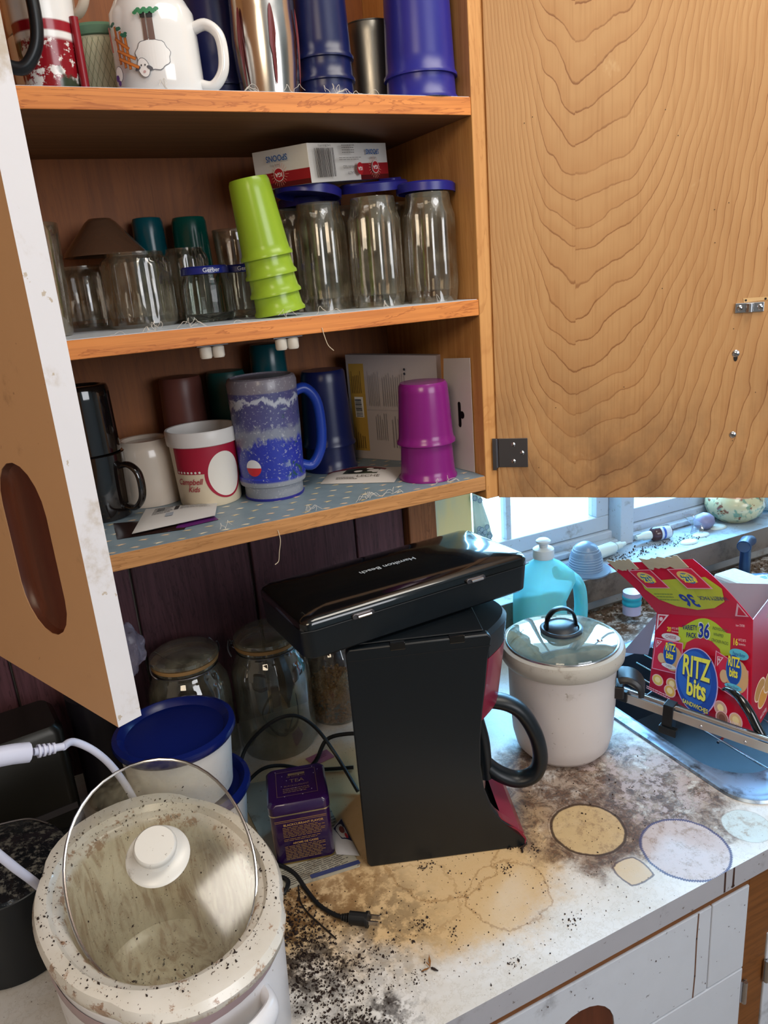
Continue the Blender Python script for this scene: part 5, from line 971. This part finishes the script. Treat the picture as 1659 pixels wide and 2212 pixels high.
for x in (.14, .20): MB().lathe([(0, .0012), (.002, .001), (.0025, 0)], 12, None, TM @ Matrix.Translation((x, -.0012, -.004)) @ Matrix.Rotation(PI / 2, 4, 'X')).build('rivet', M['chrome'], rk)
fr_ = TM @ Vector((L_, 0, 0)); MB().tube([TM @ Vector((L_ - .01, .02, -.006)), TM @ Vector((0.02, .02, -.004))], .003, 8, smooth=False).build('far_rod', M['chrome'], rk)
for k in range(6): MB().tube([(.835 + .032 * k, -.215 + .013 * k, .9555), (.835 + .032 * k, .095 + .013 * k, .9555)], .0016, 6, smooth=False).build('wire', M['chrome'], rk)
for y in (-.12, .03): MB().tube([(.83, y, .953), (1.02, y + .05, .953)], .0022, 6, smooth=False).build('cross_wire', M['chrome'], rk)
# ---------------- cracker box
rb = thing('cracker_box', 'torn-open red cardboard variety pack cracker box in the sink rack', 'box', (0, 0, 0))
BL, BR, TR, TL = [Vector(q) for q in ((.846, .036, .960), (.867, -.146, .960), (.906, -.105, 1.130), (.884, .061, 1.082))]
FL_, FR_ = Vector((.864, .161, 1.145)), Vector((.904, .009, 1.192))
redb = plain('red_carton', '#c4183a', .35, var=.04); greyc = plain('grey_carton_inside', '#a8a0a8', .6, var=.05)
def quad_fn(a, b, c, dd, off=0):
    n = (b - a).cross(dd - a).normalized(); n = n if n.x < 0 else -n
    return lambda u, v, h=0: a.lerp(b, u).lerp(dd.lerp(c, u), v) + n * (h * 1.0 + off)
def sheet(name, q, m, th=.0012):
    f = quad_fn(*q); return MB().grid(lambda s, u: f(s, u), 6, 6).build(name, m, rb, 0, solid=th)
sheet('front_panel', (BL, BR, TR, TL), redb); back = Vector((.115, .10, .0)); sidev = Vector((.13, .055, .005))
sheet('side_panel', (BR, BR + sidev, TR + sidev, TR), plain('dark_red_carton', '#a81428', .35)); sheet('side_panel', (BL, BL + sidev, TL + sidev, TL), greyc); sheet('back_panel', (BL + sidev, BR + sidev, TR + sidev, TL + sidev), greyc); sheet('bottom_panel', (BL, BR, BR + sidev, BL + sidev), greyc)
f_ = quad_fn(TL, TR, FR_, FL_); fl = MB().grid(lambda s, u: f_(s, u) + Vector((0, 0, .006 * math.sin(PI * u))), 8, 8).build('top_flap', redb, rb, 0, solid=.0014)
MB().grid(lambda s, u: Vector((.857, .112, .993)).lerp(TL, s).lerp(Vector((.863, .058, 1.011)).lerp(TL, s), u), 2, 2).build('side_flap', plain('lilac_card', '#948aa0', .6), rb, 0, solid=.001)
MB().grid(lambda s, u: (TR + Vector((.02, -.008, .0))).lerp(TR + sidev, s) + Vector((.01, -.01, .075 + .02 * s)) * u, 2, 2).build('side_flap', greyc, rb, 0, solid=.0012)
random.seed(6); b = MB()   # torn paper edge on the flap
for k in range(2):
    s0, s1 = ((.02, .30), (.42, .86))[k]; P = [(s0 + (s1 - s0) * j / 12, 1.0 + random.uniform(0, .05)) for j in range(13)] + [(s1 - (s1 - s0) * j / 12, .86 - random.uniform(0, .06)) for j in range(13)]
    b.prism(P, .0012, .0028, lambda u, v, h: f_(u, v, h) + Vector((0, 0, .004)))
b.build('torn_edge', plain('torn_card', '#b9aa98', .8, var=.3), rb, 0)
def ritz(p, u, v, s, sub=None):   # blue oval with yellow lettering; s = half height in panel units
    k = AR
    p.oval(u, v, s * .78 * k, s * 1.04, '#3f8fd0', 36).oval(u, v, s * .72 * k, s, '#1746a8', 36)
    p.text('RITZ', u - .0 * s, v + s * .52, s * .92, '#f0e23a', 0, .60 * k * 1.0, .035, .0).text('bits', u, v - s * .22, s * .82, '#f0e23a', 0, .72 * k, .035)
    if sub: p.text(sub, u, v - s * .72, s * .24, '#f0e23a', 0, .80 * k, .02, 0, .0)
AR = .72
fp = quad_fn(BL, BR, TR, TL, .0009); p = Print(fp, None, .00016)
p.poly([(.22, .985), (.80, .985), (.80, .985)], '#e0406a') if False else None
arc = [(.30 + .46 * k / 16, .86 + .12 * math.sin(PI * k / 16)) for k in range(17)]
p.poly([(.28, .62), (.62, .62), (.80, .66), (.80, .86)] + arc[::-1] + [(.26, .86)], '#b4c834').poly([(.34, .62), (.36, .70), (.44, .76), (.53, .78), (.62, .76), (.70, .70), (.72, .62)], '#c4183a')
p.text('VARIETY', .385, .865, .075, '#17286a', .10, .55, .02).text('PACK', .405, .785, .075, '#17286a', .06, .55, .02).text('36', .535, .845, .21, '#e6e8e2', 0, .60, .06).text('36', .535, .845, .20, '#17309a', 0, .58, .03)
p.text('INDIVIDUALLY', .695, .885, .040, '#4a5a34', -.10, .55, .01).text('WRAPPED', .685, .830, .040, '#4a5a34', -.08, .55, .01).text('CRACKER PACKS', .70, .770, .040, '#4a5a34', -.08, .55, .01)
tri = lambda p, u, v, s: p.poly([(u, v), (u + s, v), (u, v - s * 1.6)], '#e8c8d4').poly([(u + s * .14, v - s * .12), (u + s * .75, v - s * .12), (u + s * .14, v - s * 1.22)], '#c4183a').oval(u + s * .34, v - s * .45, s * .16, s * .2, '#e8c8d4', 10)
tri(p, .02, .99, .13)
p.text('20', .165, .815, .075, '#f0e23a', 0, .6, .02).text('RITZ BITS', .235, .835, .032, '#f2d8dc', 0, .6).text('Sandwiches', .235, .800, .030, '#f2d8dc', 0, .55).oval(.195, .73, .105, .042, '#d8d4dc', 24).text('CHEESE', .195, .728, .050, '#a8405a', 0, .7, .01)
p.text('16', .855, .79, .085, '#f0e23a', 0, .6, .02).text('RITZ BITS', .92, .815, .030, '#f2d8dc', 0, .55).text('Sandwiches', .92, .780, .028, '#f2d8dc', 0, .5).oval(.895, .69, .09, .045, '#5fc0de', 24, -.1).text('Peanut Butter', .895, .688, .042, '#2a5aa0', -.08, .5, .01).text('Item 739780', .90, .94, .030, '#f2d0d8', 0, .55)
for (u0, v0, u1, v1, sub) in ((.03, .30, .33, .68, 'CHEESE'), (.68, .34, .985, .655, 'Peanut Butter')):
    q = [(u0, v0), (u1, v0 + .04), (u1, v1), (u0 + .01, v1)] if u0 < .5 else [(u0, v0 + .03), (u1, v0 - .06), (u1, v1 - .09), (u0 + .01, v1 + .02)]
    p.poly([((x - (u0 + u1) / 2) * 1.06 + (u0 + u1) / 2, (y - (v0 + v1) / 2) * 1.06 + (v0 + v1) / 2) for x, y in q], '#e39ab8').poly(q, '#d02048'); tri(p, u0 + .02, v1 - .02, .06)
    cx, cy = (u0 + u1) / 2 + .03, (v0 + v1) / 2 + .03; p.oval(cx + .03, cy - .03, .105, .145, '#d9a878', 24).oval(cx - .09, cy - .06, .04, .06, '#d8b088', 16); ritz(p, cx, cy + .02, .13); p.oval(cx, cy - .13, .08, .028, '#dcdce4' if u0 < .5 else '#5fc0de', 18).text(sub, cx, cy - .131, .034, '#5a4a70', 0, .55)
for (u, v, a) in ((.115, .185, '#e0c060'), (.27, .205, '#d8a860'), (.255, .120, '#e0b050'), (.76, .17, '#c8a090'), (.78, .085, '#9a6a5a'), (.905, .12, '#e0b88a')):
    p.oval(u, v, .062, .068, '#e8b8c0', 24).oval(u, v, .052, .060, a, 24).oval(u, v + .004, .030, .034, '#f0d8a0' if a != '#9a6a5a' else '#7a4a3a', 20)
p.oval(.52, .345, .215, .330, '#c8b0e0', 44).oval(.52, .345, .205, .320, '#1746a8', 44)
p.oval(.50, .37, .17, .27, '#2560c0', 40).text('RITZ', .519, .455, .30, '#17307a', .0, .44, .05).text('RITZ', .514, .463, .30, '#f0e850', .0, .44, .025).text('bits', .533, .250, .26, '#17307a', 0, .50, .05).text('bits', .528, .257, .26, '#f0e850', 0, .52, .03).text('SANDWICHES', .530, .085, .062, '#1746a8', 0, .68, .03).text('SANDWICHES', .528, .087, .060, '#f0e23a', 0, .66, .018)
p.lines(.02, .28, .030, .075, 2, '#f0c0cc', .45, .1).text('36 PACKS', .90, .095, .040, '#f6dce2', 0, .55, .01).text('NET WT 3 LB 2 OZ (1.4kg)', .845, .040, .042, '#f6dce2', 0, .50, .01).build('front_print', rb)
AR = .8
fp2 = quad_fn(TL, TR, FR_, FL_); p = Print(lambda u, v, h=0: fp2(u, v, h) + Vector((0, 0, .006 * math.sin(PI * v))) + Vector((-.0012, -.0010, .0022)), .12, .00016)
p.poly([(.10, .40), (.14, .55), (.9, .62), (.95, .42), (.86, .22), (.70, .12), (.50, .08), (.30, .12), (.16, .22)], '#b4b832').text('36', .50, .235, .26, '#17309a', PI, .62, .03).text('VARIETY PACK', .77, .27, .080, '#3f4a6a', PI, .55, .02).lines(.16, .40, .20, .34, 3, '#7a8a3a', .35)
for u0 in (.14, .60): p.poly([(u0, .42), (u0 + .27, .42), (u0 + .27, .80), (u0, .80)], '#e0a0b8').poly([(u0 + .012, .435), (u0 + .255, .435), (u0 + .255, .785), (u0 + .012, .785)], '#c81c40').oval(u0 + .12, .63, .085, .12, '#d8b070', 24).oval(u0 + .12, .61, .06, .10, '#2a6ab0', 24).text('RITZ', u0 + .12, .58, .11, '#f0e23a', PI, .6, .03).text('bits', u0 + .12, .66, .09, '#f0e23a', PI, .6, .03)
p.poly([(.99, .03), (.86, .03), (.99, .22)], '#d8a8bc').poly([(.975, .045), (.89, .045), (.975, .17)], '#c4183a').build('flap_print', rb)
fp3 = quad_fn(BR, BR + sidev, TR + sidev, TR, .0012); p = Print(lambda u, v, h=0: fp3(u, v, 0) + Vector((-.35, -.93, .0)).normalized() * (h + .0010), None, .00016)
p.poly([(.06, .97), (.50, .97), (.06, .78)], '#e8c8d4').poly([(.10, .955), (.38, .955), (.10, .83)], '#a81428').oval(.19, .905, .05, .03, '#e8c8d4', 12).oval(.62, .72, .22, .14, '#e0c832', 24).text('20', .20, .545, .085, '#e8d040', 0, .9, .02).text('RITZ BITS', .48, .560, .035, '#e8c8d4', 0, .7).text('Sandwiches', .48, .525, .035, '#e8c8d4', 0, .7).text('CHEESE', .42, .445, .085, '#e8e0e0', 0, .9, .03).text('NET WT 15.6 OZ (442g)', .45, .10, .045, '#f0dce0', 0, .8).text('16.6 OZ (471g)', .45, .05, .045, '#f0dce0', 0, .8)
for (u, v, a) in ((.30, .31, '#b08040'), (.42, .21, '#c88830'), (.62, .27, '#b88848')): p.oval(u, v, .19, .085, '#e8c8b0', 24).oval(u, v, .17, .075, a, 24)
p.build('side_print', rb)
# ---------------------------------------------------------------- loose dirt on the counter
random.seed(33); b = MB()
def on_counter(x, y): return -.293 < y < .3 and not (.74 < x) and not ((x - .006) ** 2 / .010 + (y + .156) ** 2 / .017 < 1)
def clump(cx, cy, sx, sy, n, s0, s1):
    for k in range(n):
        x, y = random.gauss(cx, sx), random.gauss(cy, sy)
        if on_counter(x, y): crumb(b, x, y, K0, random.uniform(s0, s1) * random.choice((.6, 1, 1, 1.3)))
clump(.155, -.13, .022, .055, 1300, .0005, .0022); clump(.17, -.20, .03, .02, 350, .0005, .002); clump(.150, -.262, .025, .016, 900, .0005, .0022); clump(.215, -.19, .03, .03, 260, .0005, .0016); clump(.30, -.15, .08, .06, 260, .0004, .0012); clump(.42, -.2, .09, .05, 200, .0004, .0012)
for cx, cy, n in ((.288, -.180, 50), (.335, -.105, 26), (.418, -.160, 30), (.44, -.262, 26), (.35, -.275, 30), (.25, -.235, 26), (.315, -.205, 20), (.47, -.15, 24), (.455, -.138, 30)): clump(cx, cy, .006, .005, n, .0006, .0017)
clump(.60, -.1, .07, .06, 160, .0005, .0015)
o = b.build('crumbs', crumbm, None, 0); o['kind'] = 'stuff'; tag(o, 'dark crumbs and droppings scattered over the stained counter', 'crumbs')
o = thing('dead_insect', 'small winged dead insect lying on the counter near the front', 'insect', (.268, -.235, K0), .6); MB().lathe([(0, 0), (.0012, .002), (.0014, .005), (.0006, .009), (0, .010)], 10, None, Matrix.Translation((0, 0, .0016)) @ Matrix.Rotation(PI / 2, 4, 'X')).build('body', crumbm, o)
wg = plain('insect_wing', '#8a5a2c', .4)
for s, L_ in ((1, .013), (-1, .010), (.3, .012)): MB().prism([(0, 0), (L_ * .5, .0016), (L_, 0), (L_ * .5, -.0016)], 0, .0002, lambda u, v, h: Vector((u * s, v + u * .6, .0018 + h + u * .12))).build('wing', wg, o, 0)
for i, pts in enumerate(([(.452, -.148), (.456, -.142), (.466, -.137)], [(.325, -.103), (.331, -.108), (.336, -.106)])): tag(MB().tube([(x, y, K0 + .002) for x, y in pts], .0014 if i == 0 else .0006, 6).build('debris_bit', crumbm), ['black stubby scrap at the foot of the coffee maker', 'thin curled fibre on the counter below the coffee maker'][i], 'debris')
# lint threads on the shelf edges
def threads(label, z, xs, seed, n=5):
    random.seed(seed); b = MB()
    for x in xs:
        for k in range(random.randint(1, n)):
            P = [Vector((x, .006, z + .0004))]; a = random.uniform(0, PI)
            for j in range(5): a += random.uniform(-.9, .9); P.append(P[-1] + Vector((math.cos(a) * .004, random.uniform(-.002, .0008), abs(math.sin(a)) * .0032 if j < 3 else -.003)))
            b.tube(P, .00022, 4)
    o = b.build('lint', plain('pale_lint', '#d9d2c8', .8), None); o['kind'] = 'stuff'; tag(o, label, 'lint')
threads('white lint threads along the front edge of the top shelf', T0, (.178, .268, .305, .345, .352, .385, .462, .475), 1, 5); threads('white lint threads along the front edge of the middle shelf', M0, (.085, .13, .165, .225, .27, .305, .318, .395, .46), 2); threads('pale lint threads along the front edge of the bottom shelf', B0, (.17, .27, .345, .35, .38, .44, .46), 3)
tag(MB().tube([(.307, -.001, 1.612), (.309, -.003, 1.600), (.312, -.003, 1.592), (.318, -.002, 1.586)], .0005, 5).build('loose_thread', plain('thread_cream', '#cbbba2', .8)), 'curly loose thread hanging from the middle shelf edge', 'thread', 'loose threads')
tag(MB().tube([(.228, -.001, 1.392), (.229, -.003, 1.380), (.226, -.003, 1.366), (.224, -.002, 1.355), (.219, -.003, 1.352)], .0005, 5).build('loose_thread', bpy.data.materials['thread_cream']), 'curly loose thread hanging from the bottom shelf edge', 'thread', 'loose threads')
# grape cluster curtain scrap by the window
o = thing('window_curtain', 'narrow lacy curtain edge with printed pale blue grapes beside the window', 'curtain', (0, 0, 0)); lc = plain('lace_cloth', '#b4c4b4', .7, var=.2, trans=.2)
MB().grid(lambda s, u: Vector((.700 + .030 * s + .010 * math.sin(u * 19) * s, WY - .016 + .003 * math.sin(s * 7), 1.13 + .55 * u)), 6, 30).build('cloth', lc, o, 60)
random.seed(8)
p = Print(plane_fn((0, WY - .021, 0), (1, 0, 0), (0, 0, 1), (0, -1, 0)))
for cz in (1.27, 1.18, 1.37):
    for k in range(14): x, z = random.uniform(.700, .732), cz + random.uniform(-.022, .022); p.oval(x, z, .0052, .0052, '#5b7c94', 12).oval(x, z, .0042, .0042, '#8fb0c4', 12)
p.build('grape_print', o)
